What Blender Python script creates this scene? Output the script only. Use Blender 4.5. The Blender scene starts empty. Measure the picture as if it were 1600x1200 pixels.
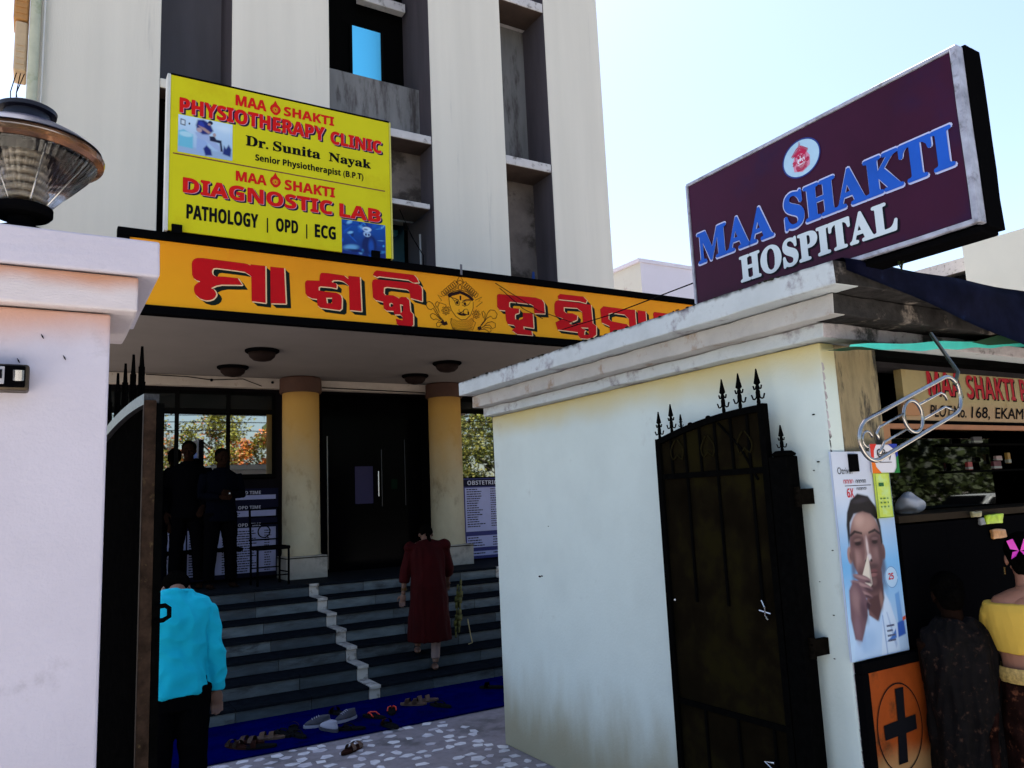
import bpy, bmesh, math, random
from mathutils import Vector, Matrix, noise
from mathutils.geometry import tessellate_polygon
random.seed(7)
sc = bpy.context.scene
COL = sc.collection
R_ = math.radians

# ------------------------------------------------------------------ camera, world, sun, exposure
cam = bpy.data.objects.new('camera', bpy.data.cameras.new('camera'))
COL.objects.link(cam)
cam.data.sensor_width = 36.0
cam.data.lens = 36.0 * 1222 / 1600
cam.data.clip_start = 0.05
cam.data.clip_end = 2000
cam.matrix_world = Matrix.Translation((0, 0, 1.9)) @ Matrix(((0.858, -0.038, -0.512), (-0.512, -0.149, -0.846), (-0.044, 0.988, -0.147))).to_4x4()
cam.matrix_world = Matrix.Translation((0, 0, 1.9)) @ cam.matrix_world.to_quaternion().to_matrix().to_4x4()
sc.camera = cam

SUN_EL, SUN_ROT = 66.0, 6.0
wd = bpy.data.worlds.new('World')
sc.world = wd
wd.use_nodes = True
wn = wd.node_tree
sky = wn.nodes.new('ShaderNodeTexSky')
sky.sky_type = 'NISHITA'
sky.sun_disc = False
sky.sun_elevation = R_(SUN_EL)
sky.sun_rotation = R_(SUN_ROT)
sky.air_density = 1.0
sky.dust_density = 1.55
sky.ozone_density = 0.2
bg = wn.nodes['Background']
wn.links.new(sky.outputs[0], bg.inputs[0])
bg.inputs[1].default_value = 0.055
sd = bpy.data.lights.new('sun', 'SUN')
sd.energy = 5.0
sd.angle = R_(0.5)
sd.color = (1.0, 0.95, 0.86)
sun = bpy.data.objects.new('sun', sd)
COL.objects.link(sun)
sv = Vector((math.cos(R_(SUN_EL)) * math.sin(R_(SUN_ROT)), math.cos(R_(SUN_EL)) * math.cos(R_(SUN_ROT)), math.sin(R_(SUN_EL))))
sun.rotation_euler = sv.to_track_quat('Z', 'Y').to_euler()
sun.location = (0, 0, 30)
sc.view_settings.view_transform = 'Standard'
sc.view_settings.look = 'None'
sc.view_settings.gamma = 1
sc.view_settings.use_curve_mapping = False
sc.view_settings.exposure = 2.46

# ------------------------------------------------------------------ materials
MATS = {}
def mat(name, col, rough=.7, metal=0., var=.0, scale=6., bump=0., bscale=60., spec=.5, dirt=None, dscale=2.5, damt=.5, trans=0., ior=1.45, coat=0., stretch=(1, 1, 1), emis=None, alpha=None):
    """principled material; var = colour mottling, dirt = second colour laid on in noisy patches"""
    if name in MATS: return MATS[name]
    if spec == .5 and any(w in name for w in ('print', 'vinyl', 'paint', 'letter', 'poster', 'sticker', 'emblem', 'cotton')): spec = .12
    if max(col) < .035 and not metal and not trans and spec == .5: spec, rough = (.0 if max(col) < .013 else .04), max(rough, .7)
    m = bpy.data.materials.new(name); m.use_nodes = True
    nt = m.node_tree; N = nt.nodes; L = nt.links
    b = N['Principled BSDF']
    b.inputs['Base Color'].default_value = (*col, 1)
    b.inputs['Roughness'].default_value = rough
    b.inputs['Metallic'].default_value = metal
    b.inputs['Specular IOR Level'].default_value = spec
    b.inputs['Transmission Weight'].default_value = trans
    b.inputs['IOR'].default_value = ior
    b.inputs['Coat Weight'].default_value = coat
    tc = N.new('ShaderNodeNewGeometry'); mp = N.new('ShaderNodeMapping')
    mp.inputs['Scale'].default_value = stretch
    L.new(tc.outputs['Position'], mp.inputs[0])
    src = None
    if var > 0:
        nz = N.new('ShaderNodeTexNoise'); nz.inputs['Scale'].default_value = scale; nz.inputs['Detail'].default_value = 6; nz.inputs['Roughness'].default_value = .6
        L.new(mp.outputs[0], nz.inputs[0])
        mr = N.new('ShaderNodeMapRange'); mr.inputs[1].default_value = .3; mr.inputs[2].default_value = .7
        mr.inputs[3].default_value = 1 - var; mr.inputs[4].default_value = 1 + var
        L.new(nz.outputs[0], mr.inputs[0])
        mx = N.new('ShaderNodeMix'); mx.data_type = 'RGBA'; mx.blend_type = 'MULTIPLY'; mx.inputs[0].default_value = 1
        mx.inputs[6].default_value = (*col, 1)
        L.new(mr.outputs[0], mx.inputs[7]); src = mx.outputs[2]
    if dirt:
        nz = N.new('ShaderNodeTexNoise'); nz.inputs['Scale'].default_value = dscale; nz.inputs['Detail'].default_value = 9; nz.inputs['Roughness'].default_value = .68
        L.new(mp.outputs[0], nz.inputs[0])
        mr = N.new('ShaderNodeMapRange'); mr.inputs[1].default_value = .62 - damt * .3; mr.inputs[2].default_value = .78 - damt * .3
        mr.interpolation_type = 'SMOOTHSTEP'
        L.new(nz.outputs[0], mr.inputs[0])
        mx = N.new('ShaderNodeMix'); mx.data_type = 'RGBA'
        if src: L.new(src, mx.inputs[6])
        else: mx.inputs[6].default_value = (*col, 1)
        mx.inputs[7].default_value = (*dirt, 1)
        L.new(mr.outputs[0], mx.inputs[0]); src = mx.outputs[2]
    if src: L.new(src, b.inputs['Base Color'])
    if bump > 0:
        nz = N.new('ShaderNodeTexNoise'); nz.inputs['Scale'].default_value = bscale; nz.inputs['Detail'].default_value = 5
        L.new(mp.outputs[0], nz.inputs[0])
        bp = N.new('ShaderNodeBump'); bp.inputs['Strength'].default_value = bump; bp.inputs['Distance'].default_value = .01
        L.new(nz.outputs[0], bp.inputs['Height']); L.new(bp.outputs[0], b.inputs['Normal'])
    MATS[name] = m
    return m
def zband(m, z0, z1, col, amt=1., nscale=5., nstr=.25, stretch=(1, 1, 1)):
    """a stain, paint or painted light band with a noisy edge: full at height z0, gone at z1"""
    nt = m.node_tree; N = nt.nodes; L = nt.links; b = N['Principled BSDF']
    g = N.new('ShaderNodeNewGeometry'); sx = N.new('ShaderNodeSeparateXYZ'); L.new(g.outputs['Position'], sx.inputs[0])
    mp = N.new('ShaderNodeMapping'); mp.inputs['Scale'].default_value = stretch; L.new(g.outputs['Position'], mp.inputs[0])
    nz = N.new('ShaderNodeTexNoise'); nz.inputs['Scale'].default_value = nscale; nz.inputs['Detail'].default_value = 7; L.new(mp.outputs[0], nz.inputs[0])
    ma = N.new('ShaderNodeMath'); ma.operation = 'MULTIPLY_ADD'; L.new(nz.outputs[0], ma.inputs[0]); ma.inputs[1].default_value = nstr * 2; ma.inputs[2].default_value = -nstr
    ad = N.new('ShaderNodeMath'); ad.operation = 'ADD'; L.new(sx.outputs[2], ad.inputs[0]); L.new(ma.outputs[0], ad.inputs[1])
    mr = N.new('ShaderNodeMapRange'); mr.interpolation_type = 'SMOOTHSTEP'
    mr.inputs[1].default_value = min(z0, z1); mr.inputs[2].default_value = max(z0, z1)
    mr.inputs[3].default_value = amt if z0 < z1 else 0; mr.inputs[4].default_value = 0 if z0 < z1 else amt
    L.new(ad.outputs[0], mr.inputs[0])
    mx = N.new('ShaderNodeMix'); mx.data_type = 'RGBA'
    s = b.inputs['Base Color']
    if s.is_linked: L.new(s.links[0].from_socket, mx.inputs[6])
    else: mx.inputs[6].default_value = s.default_value[:]
    mx.inputs[7].default_value = (*col, 1)
    L.new(mr.outputs[0], mx.inputs[0]); L.new(mx.outputs[2], s)
    return m

# ------------------------------------------------------------------ mesh helpers
def V(*a): return Vector(a)
def box(bm, x0, x1, y0, y1, z0, z1, bev=0.):
    x0, x1 = min(x0, x1), max(x0, x1); y0, y1 = min(y0, y1), max(y0, y1); z0, z1 = min(z0, z1), max(z0, z1)
    vs = [bm.verts.new((x, y, z)) for z in (z0, z1) for x, y in ((x0, y0), (x1, y0), (x1, y1), (x0, y1))]
    fs = [(3, 2, 1, 0), (4, 5, 6, 7), (0, 1, 5, 4), (1, 2, 6, 5), (2, 3, 7, 6), (3, 0, 4, 7)]
    F = [bm.faces.new([vs[i] for i in f]) for f in fs]
    if bev > 0:
        es = list({e for f in F for e in f.edges})
        bmesh.ops.bevel(bm, geom=es, offset=bev, segments=2, affect='EDGES', profile=.5)
def prism(bm, pts, d):
    """polygon (list of 3-D points) extruded by vector d"""
    a = [bm.verts.new(p) for p in pts]; c = [bm.verts.new(Vector(p) + d) for p in pts]
    n = len(pts)
    bm.faces.new(a); bm.faces.new(c[::-1])
    for i in range(n): bm.faces.new((a[i], c[i], c[(i + 1) % n], a[(i + 1) % n]))
def tube(bm, pts, r, seg=8, closed=False, caps=True):
    pts = [Vector(p) for p in pts]; n = len(pts)
    rad = r if isinstance(r, (list, tuple)) else [r] * n
    rings = []; up = None
    for i, p in enumerate(pts):
        if closed: t = (pts[(i + 1) % n] - pts[i - 1]).normalized()
        else: t = (pts[min(i + 1, n - 1)] - pts[max(i - 1, 0)]).normalized()
        if up is None:
            up = Vector((0, 0, 1)) if abs(t.z) < .9 else Vector((1, 0, 0))
        a = t.cross(up)
        if a.length < 1e-5: a = t.cross(Vector((0, 1, 0)))
        a.normalize(); b = a.cross(t).normalized(); up = b
        rings.append([bm.verts.new(p + (a * math.cos(k * 2 * math.pi / seg) + b * math.sin(k * 2 * math.pi / seg)) * rad[i]) for k in range(seg)])
    for i in range(n - 1 + (1 if closed else 0)):
        A, B = rings[i], rings[(i + 1) % n]
        for k in range(seg): bm.faces.new((A[k], A[(k + 1) % seg], B[(k + 1) % seg], B[k]))
    if caps and not closed:
        bm.faces.new(rings[0][::-1]); bm.faces.new(rings[-1])
def loft(bm, rings, seg=20):
    """rings: (centre, rx, ry) horizontal ellipses, or (centre, rx, ry, tilt Matrix)"""
    R = []
    for r in rings:
        c = Vector(r[0]); M = r[3] if len(r) > 3 else None
        row = []
        for k in range(seg):
            a = k * 2 * math.pi / seg
            v = Vector((math.cos(a) * r[1], math.sin(a) * r[2], 0))
            if M: v = M @ v
            row.append(bm.verts.new(c + v))
        R.append(row)
    for A, B in zip(R, R[1:]):
        for k in range(seg): bm.faces.new((A[k], A[(k + 1) % seg], B[(k + 1) % seg], B[k]))
    bm.faces.new(R[0][::-1]); bm.faces.new(R[-1])
def lathe(bm, prof, c, seg=32, cap=True):
    R = []
    for (r, z) in prof:
        R.append([bm.verts.new((c[0] + r * math.cos(k * 2 * math.pi / seg), c[1] + r * math.sin(k * 2 * math.pi / seg), c[2] + z)) for k in range(seg)])
    for A, B in zip(R, R[1:]):
        for k in range(seg): bm.faces.new((A[k], A[(k + 1) % seg], B[(k + 1) % seg], B[k]))
    if cap: bm.faces.new(R[0][::-1]); bm.faces.new(R[-1])
def sphere(bm, c, rx, ry=None, rz=None, u=14, v=9):
    ry = ry or rx; rz = rz or rx
    M = Matrix.Translation(c) @ Matrix.Diagonal((rx, ry, rz, 1))
    bmesh.ops.create_uvsphere(bm, u_segments=u, v_segments=v, radius=1, matrix=M)

def obj(name, bm, m, parent=None, smooth=False, loc=None, rough_edges=0.):
    """bmesh in world coordinates -> one linked mesh object (local to its parent when it has one)"""
    if rough_edges:
        for v in bm.verts:
            v.co += noise.noise_vector(v.co * 9) * rough_edges
    bmesh.ops.recalc_face_normals(bm, faces=bm.faces)
    me = bpy.data.meshes.new(name)
    o = bpy.data.objects.new(name, me)
    off = Vector((0, 0, 0))
    if parent is not None:
        o.parent = parent; off = WL(parent)
        if loc is not None: o.location = Vector(loc) - off; off = Vector(loc)
    elif loc is not None:
        o.location = loc; off = Vector(loc)
    bm.transform(Matrix.Translation(-off))
    bm.to_mesh(me); bm.free()
    for mm in (m if isinstance(m, (list, tuple)) else [m]): me.materials.append(mm)
    if smooth:
        for p in me.polygons: p.use_smooth = True
    COL.objects.link(o)
    return o
def WL(o):
    l = Vector((0, 0, 0))
    while o is not None:
        l += o.location; o = o.parent
    return l
def B(name, m, parent, *dims, bev=0., **k):
    bm = bmesh.new(); box(bm, *dims, bev=bev); return obj(name, bm, m, parent, **k)
def thing(name, label, cat, loc, group=None):
    o = bpy.data.objects.new(name, None); COL.objects.link(o); o.location = loc
    o.empty_display_size = .2
    o['label'] = label; o['category'] = cat
    if group: o['group'] = group
    return o
def tag(o, label, cat, group=None):
    o['label'] = label; o['category'] = cat
    if group: o['group'] = group
    return o
def struct(o): o['kind'] = 'structure'; return o
def copy_tree(o, parent=None):
    c = o.copy(); COL.objects.link(c)
    if parent is not None: c.parent = parent
    for ch in o.children: copy_tree(ch, c)
    return c
def shade_auto(o, ang=40):
    for p in o.data.polygons: p.use_smooth = True
    o.data.set_sharp_from_angle(angle=R_(ang))
    return o
def subd(bm, cuts):
    bmesh.ops.subdivide_edges(bm, edges=bm.edges[:], cuts=cuts, use_grid_fill=True)

# ---- flat print: a plane with a local frame; layers stand 1.2 mm apart
class Plane:
    def __init__(s, o, u, v, n): s.o, s.u, s.v, s.n = Vector(o), Vector(u), Vector(v), Vector(n)
    def p(s, a, b, l=0): return s.o + s.u * a + s.v * b + s.n * (l * .0012)
def PX(y): return Plane((0, y, 0), (1, 0, 0), (0, 0, 1), (0, -1, 0))      # wall facing the camera side; print coords = (x, z)
def flat(bm, pl, pts, l, holes=()):
    loops = [[Vector((a, b, 0)) for a, b in pts]] + [[Vector((a, b, 0)) for a, b in h] for h in holes]
    allp = [q for lp in loops for q in lp]
    vs = [bm.verts.new(pl.p(q.x, q.y, l)) for q in allp]
    for t in tessellate_polygon(loops):
        try: bm.faces.new([vs[i] for i in t])
        except ValueError: pass
def rect(bm, pl, a0, b0, a1, b1, l): flat(bm, pl, [(a0, b0), (a1, b0), (a1, b1), (a0, b1)], l)
def ellipse(a, b, ra, rb, n=28): return [(a + ra * math.cos(k * 2 * math.pi / n), b + rb * math.sin(k * 2 * math.pi / n)) for k in range(n)]
def ribbon(bm, pl, pts, w, l):
    P = [Vector(p).to_2d() if len(p) == 3 else Vector(p) for p in pts]
    n = len(P); A = []; Bq = []
    for i in range(n):
        t = (P[min(i + 1, n - 1)] - P[max(i - 1, 0)])
        if t.length < 1e-6: t = Vector((1, 0))
        t.normalize(); q = Vector((-t.y, t.x)) * w / 2
        A.append(bm.verts.new(pl.p(*(P[i] + q), l))); Bq.append(bm.verts.new(pl.p(*(P[i] - q), l)))
    for i in range(n - 1): bm.faces.new((A[i], A[i + 1], Bq[i + 1], Bq[i]))
STY = {'sans': (0x1D5D4, 0x1D5EE, 0x1D7EC), 'serif': (0x1D400, 0x1D41A, 0x1D7CE), 'ital': (0x1D63C, 0x1D656, 0x1D7EC), 'plain': None}
def _conv(s, style):
    k = STY[style]
    if not k: return s
    r = ''
    for ch in s:
        if 'A' <= ch <= 'Z': r += chr(k[0] + ord(ch) - 65)
        elif 'a' <= ch <= 'z': r += chr(k[1] + ord(ch) - 97)
        elif '0' <= ch <= '9': r += chr(k[2] + ord(ch) - 48)
        else: r += ch
    return r
_TC = {}
def _text(s, style, off):
    key = (s, style, off)
    if key not in _TC:
        c = bpy.data.curves.new('t', 'FONT'); c.body = _conv(s, style); c.offset = off; c.resolution_u = 3; c.fill_mode = 'FRONT'
        o = bpy.data.objects.new('t', c); COL.objects.link(o)
        dg = bpy.context.evaluated_depsgraph_get(); dg.update()
        me = bpy.data.meshes.new_from_object(o.evaluated_get(dg))
        vs = [v.co.copy() for v in me.vertices]; fs = [tuple(p.vertices) for p in me.polygons]
        bpy.data.objects.remove(o); bpy.data.curves.remove(c); bpy.data.meshes.remove(me)
        _TC[key] = (vs, fs)
    return _TC[key]
def text(bm, pl, s, a0, b0, w, h, l, style='sans', off=.0, caps=None, skew=0.):
    """text whose box (cap height h, width w) starts at (a0, b0) on the plane"""
    if off:
        r = off * h / .7; text(bm, pl, s, a0, b0, w, h, l, style, 0, None, skew)
        for k in range(8): text(bm, pl, s, a0 + r * math.cos(k * .785), b0 + r * math.sin(k * .785), w, h, l - .02 - .03 * k, style, 0, None, skew)
        return
    vs, fs = _text(s, style, off)
    if not vs: return
    x0 = min(v.x for v in vs); x1 = max(v.x for v in vs)
    H = (caps or (.7 + off))
    vv = [bm.verts.new(pl.p(a0 + (v.x - x0) / (x1 - x0) * w + skew * v.y / H * h, b0 + v.y / H * h, l)) for v in vs]
    for f in fs:
        try: bm.faces.new([vv[i] for i in f])
        except ValueError: pass
def paint(name, P, pl, x0, z0, w, h, nx, ny, base, ops, l=.6, rough=.4):
    """a printed picture: a fine grid whose vertex colours hold the print; ops are soft shapes in 0..1 print coordinates"""
    import numpy as np
    U, Vv = np.meshgrid(np.linspace(0, 1, nx), np.linspace(0, 1, ny)); C_ = base(U, Vv); asp = h / w
    for op in ops:
        col = np.array(op[-2]); al = op[-1]
        if op[0] == 'e':
            _, cx, cy, rx, ry, rot, fe = op[:7]; a = math.radians(rot)
            dx, dy = (U - cx), (Vv - cy) * asp; X = dx * math.cos(a) + dy * math.sin(a); Y = -dx * math.sin(a) + dy * math.cos(a)
            d = np.sqrt((X / rx) ** 2 + (Y / (ry * asp)) ** 2); m_ = np.clip((1 + fe - d) / (2 * fe), 0, 1)
        else:
            _, pts, fe = op[:3]; ins = np.zeros(U.shape, bool); dd = np.full(U.shape, 9.); n = len(pts)
            for i in range(n):
                (ax, ay), (bx, by) = pts[i], pts[(i + 1) % n]
                with np.errstate(divide='ignore', invalid='ignore'): c_ = ((ay > Vv) != (by > Vv)) & (U < (bx - ax) * (Vv - ay) / ((by - ay) or 1e-9) + ax)
                ins ^= c_; ex, ey = bx - ax, (by - ay) * asp; t = np.clip(((U - ax) * ex + (Vv - ay) * asp * ey) / (ex * ex + ey * ey + 1e-12), 0, 1)
                dd = np.minimum(dd, np.hypot(U - ax - t * ex, (Vv - ay) * asp - t * ey))
            m_ = np.clip(.5 + np.where(ins, dd, -dd) / (2 * fe), 0, 1)
        m_ = (m_ * m_ * (3 - 2 * m_) * al)[..., None]; C_ = C_ * (1 - m_) + col * m_
    me = bpy.data.meshes.new(name); off = WL(P)
    vs = [tuple(pl.p(x0 + U[j, i] * w, z0 + Vv[j, i] * h, l) - off) for j in range(ny) for i in range(nx)]
    me.from_pydata(vs, [], [(j * nx + i, j * nx + i + 1, (j + 1) * nx + i + 1, (j + 1) * nx + i) for j in range(ny - 1) for i in range(nx - 1)])
    at = me.color_attributes.new('print', 'FLOAT_COLOR', 'POINT'); buf = np.ones((ny * nx, 4), dtype=np.float32); buf[:, :3] = np.clip(C_, 0, 1).reshape(-1, 3); at.data.foreach_set('color', buf.ravel())
    m = bpy.data.materials.new('printed_picture'); m.use_nodes = True; b = m.node_tree.nodes['Principled BSDF']; b.inputs['Roughness'].default_value = rough; b.inputs['Specular IOR Level'].default_value = .15
    a_ = m.node_tree.nodes.new('ShaderNodeAttribute'); a_.attribute_name = 'print'; m.node_tree.links.new(a_.outputs['Color'], b.inputs['Base Color'])
    me.materials.append(m); o = bpy.data.objects.new(name, me); o.parent = P; COL.objects.link(o); return o
def pr(name, m, parent, fn, label=None, solid=False):
    bm = bmesh.new(); fn(bm)
    if solid: bmesh.ops.solidify(bm, geom=bm.faces[:], thickness=.002)
    me = bpy.data.meshes.new(name); off = WL(parent) if parent else Vector((0, 0, 0))
    bm.transform(Matrix.Translation(-off)); bm.to_mesh(me); bm.free(); me.materials.append(m)
    o = bpy.data.objects.new(name, me); o.parent = parent; COL.objects.link(o)
    if label: o['label'] = label
    return o
# traced lettering and emblem outlines, board coordinates in metres (x, z)
GLYPH = [[[[1.123,4.194],[1.127,4.219],[1.139,4.239],[1.155,4.252],[1.174,4.259],[1.227,4.264],[1.598,4.258],[1.625,4.254],[1.649,4.243],[1.655,4.255],[1.791,4.256],[1.795,3.887],[1.664,3.892],[1.659,4.133],[1.639,4.152],[1.599,4.173],[1.519,4.178],[1.343,4.182],[1.318,4.177],[1.305,4.16],[1.3,4.139],[1.307,4.115],[1.331,4.099],[1.415,4.106],[1.533,4.105],[1.576,4.043],[1.39,4.026],[1.339,4.01],[1.294,3.982],[1.317,3.973],[1.333,3.954],[1.343,3.928],[1.334,3.902],[1.315,3.88],[1.283,3.865],[1.251,3.86],[1.201,3.872],[1.163,3.903],[1.149,3.929],[1.145,3.956],[1.148,3.984],[1.165,4.009],[1.199,4.037],[1.167,4.044],[1.142,4.062],[1.128,4.091]],[]],[[[1.839,4.255],[1.972,4.256],[1.989,3.898],[1.843,3.888]],[]],[[[2.178,4.125],[2.185,4.146],[2.2,4.157],[2.324,4.166],[2.329,4.226],[2.337,4.242],[2.351,4.251],[2.408,4.255],[2.579,4.249],[2.626,4.216],[2.627,4.252],[2.75,4.253],[2.762,3.89],[2.635,3.891],[2.631,4.143],[2.608,4.164],[2.578,4.183],[2.548,4.191],[2.517,4.193],[2.467,4.186],[2.45,4.17],[2.462,4.161],[2.487,4.158],[2.504,4.145],[2.499,4.104],[2.446,4.111],[2.333,4.109],[2.316,4.098],[2.315,4.065],[2.357,4.06],[2.496,4.059],[2.526,4.049],[2.546,4.034],[2.555,4.0],[2.551,3.899],[2.529,3.88],[2.331,3.889],[2.302,3.911],[2.298,3.975],[2.249,3.975],[2.201,3.995],[2.182,4.022]],[[[2.391,3.996],[2.453,4.002],[2.452,3.945],[2.4,3.94]]]],[[[2.892,4.291],[2.909,4.325],[2.935,4.344],[3.355,4.344],[3.388,4.315],[3.414,4.265],[3.346,4.255],[3.292,4.281],[3.032,4.282],[2.96,4.283],[2.937,4.271]],[]],[[[2.881,4.208],[2.891,4.234],[2.917,4.247],[3.346,4.251],[3.4,4.244],[3.434,4.228],[3.448,4.197],[3.446,4.06],[3.31,4.083],[3.305,4.144],[3.289,4.165],[3.262,4.175],[3.043,4.178],[3.013,4.165],[3.008,4.107],[3.028,4.087],[3.113,4.093],[3.153,4.08],[3.179,4.066],[3.206,4.086],[3.26,4.088],[3.296,4.059],[3.306,3.938],[3.336,3.909],[3.336,3.793],[3.305,3.762],[3.185,3.766],[3.149,3.785],[3.137,3.844],[3.213,3.831],[3.217,3.867],[3.188,3.893],[3.125,3.887],[3.113,3.924],[3.037,3.921],[3.005,3.943],[3.0,4.012],[2.916,4.023],[2.888,4.051]],[[[3.068,3.999],[3.09,4.011],[3.111,4.0],[3.11,3.975],[3.088,3.963],[3.07,3.971]],[[3.189,4.004],[3.224,3.998],[3.224,3.937],[3.196,3.908]]]],[[[4.381,4.215],[4.391,4.23],[4.413,4.238],[4.908,4.243],[4.994,4.225],[5.019,4.19],[5.025,4.06],[4.88,4.053],[4.872,4.107],[4.869,4.141],[4.83,4.158],[4.562,4.161],[4.539,4.151],[4.537,4.1],[4.559,4.087],[4.669,4.089],[4.666,4.037],[4.62,4.022],[4.609,4.004],[4.61,3.959],[4.668,3.952],[4.714,3.973],[4.722,4.045],[4.854,4.051],[4.857,3.873],[4.716,3.882],[4.721,3.849],[4.825,3.834],[4.835,3.783],[4.627,3.785],[4.558,3.825],[4.611,3.863],[4.587,3.887],[4.507,3.894],[4.487,3.938],[4.483,4.05],[4.404,4.051],[4.378,4.085]],[]],[[[5.22,4.292],[5.26,4.323],[5.599,4.324],[5.655,4.28],[5.633,4.244],[5.541,4.258],[5.23,4.255]],[]],[[[5.169,4.19],[5.191,4.23],[5.23,4.244],[5.54,4.236],[5.712,4.229],[5.721,3.998],[5.773,3.969],[5.764,3.858],[5.708,3.821],[5.627,3.799],[5.522,3.797],[5.491,3.828],[5.488,3.871],[5.194,3.881],[5.168,3.965],[5.285,4.023],[5.179,4.041],[5.162,4.082]],[[[5.301,4.164],[5.496,4.171],[5.571,4.129],[5.573,4.003],[5.482,3.979],[5.416,3.952],[5.368,3.97],[5.485,4.023],[5.496,4.078],[5.426,4.099],[5.335,4.092],[5.3,4.116]],[[5.538,3.934],[5.65,3.937],[5.657,3.85],[5.584,3.845],[5.587,3.884],[5.608,3.901]]]],[[[5.85,4.186],[5.901,4.23],[6.277,4.224],[6.406,4.23],[6.411,3.87],[6.297,3.874],[6.295,4.1],[6.228,4.152],[6.033,4.158],[5.976,4.141],[5.971,4.074],[6.01,4.049],[6.261,4.029],[6.293,3.998],[6.26,3.86],[5.982,3.863],[5.978,3.985],[5.858,4.02]],[]],[[[6.449,4.228],[6.58,4.226],[6.584,3.859],[6.446,3.861]],[]],[[[6.704,4.204],[6.728,4.23],[6.908,4.228],[7.137,4.218],[7.103,3.871],[6.724,3.869]],[]]]
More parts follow.
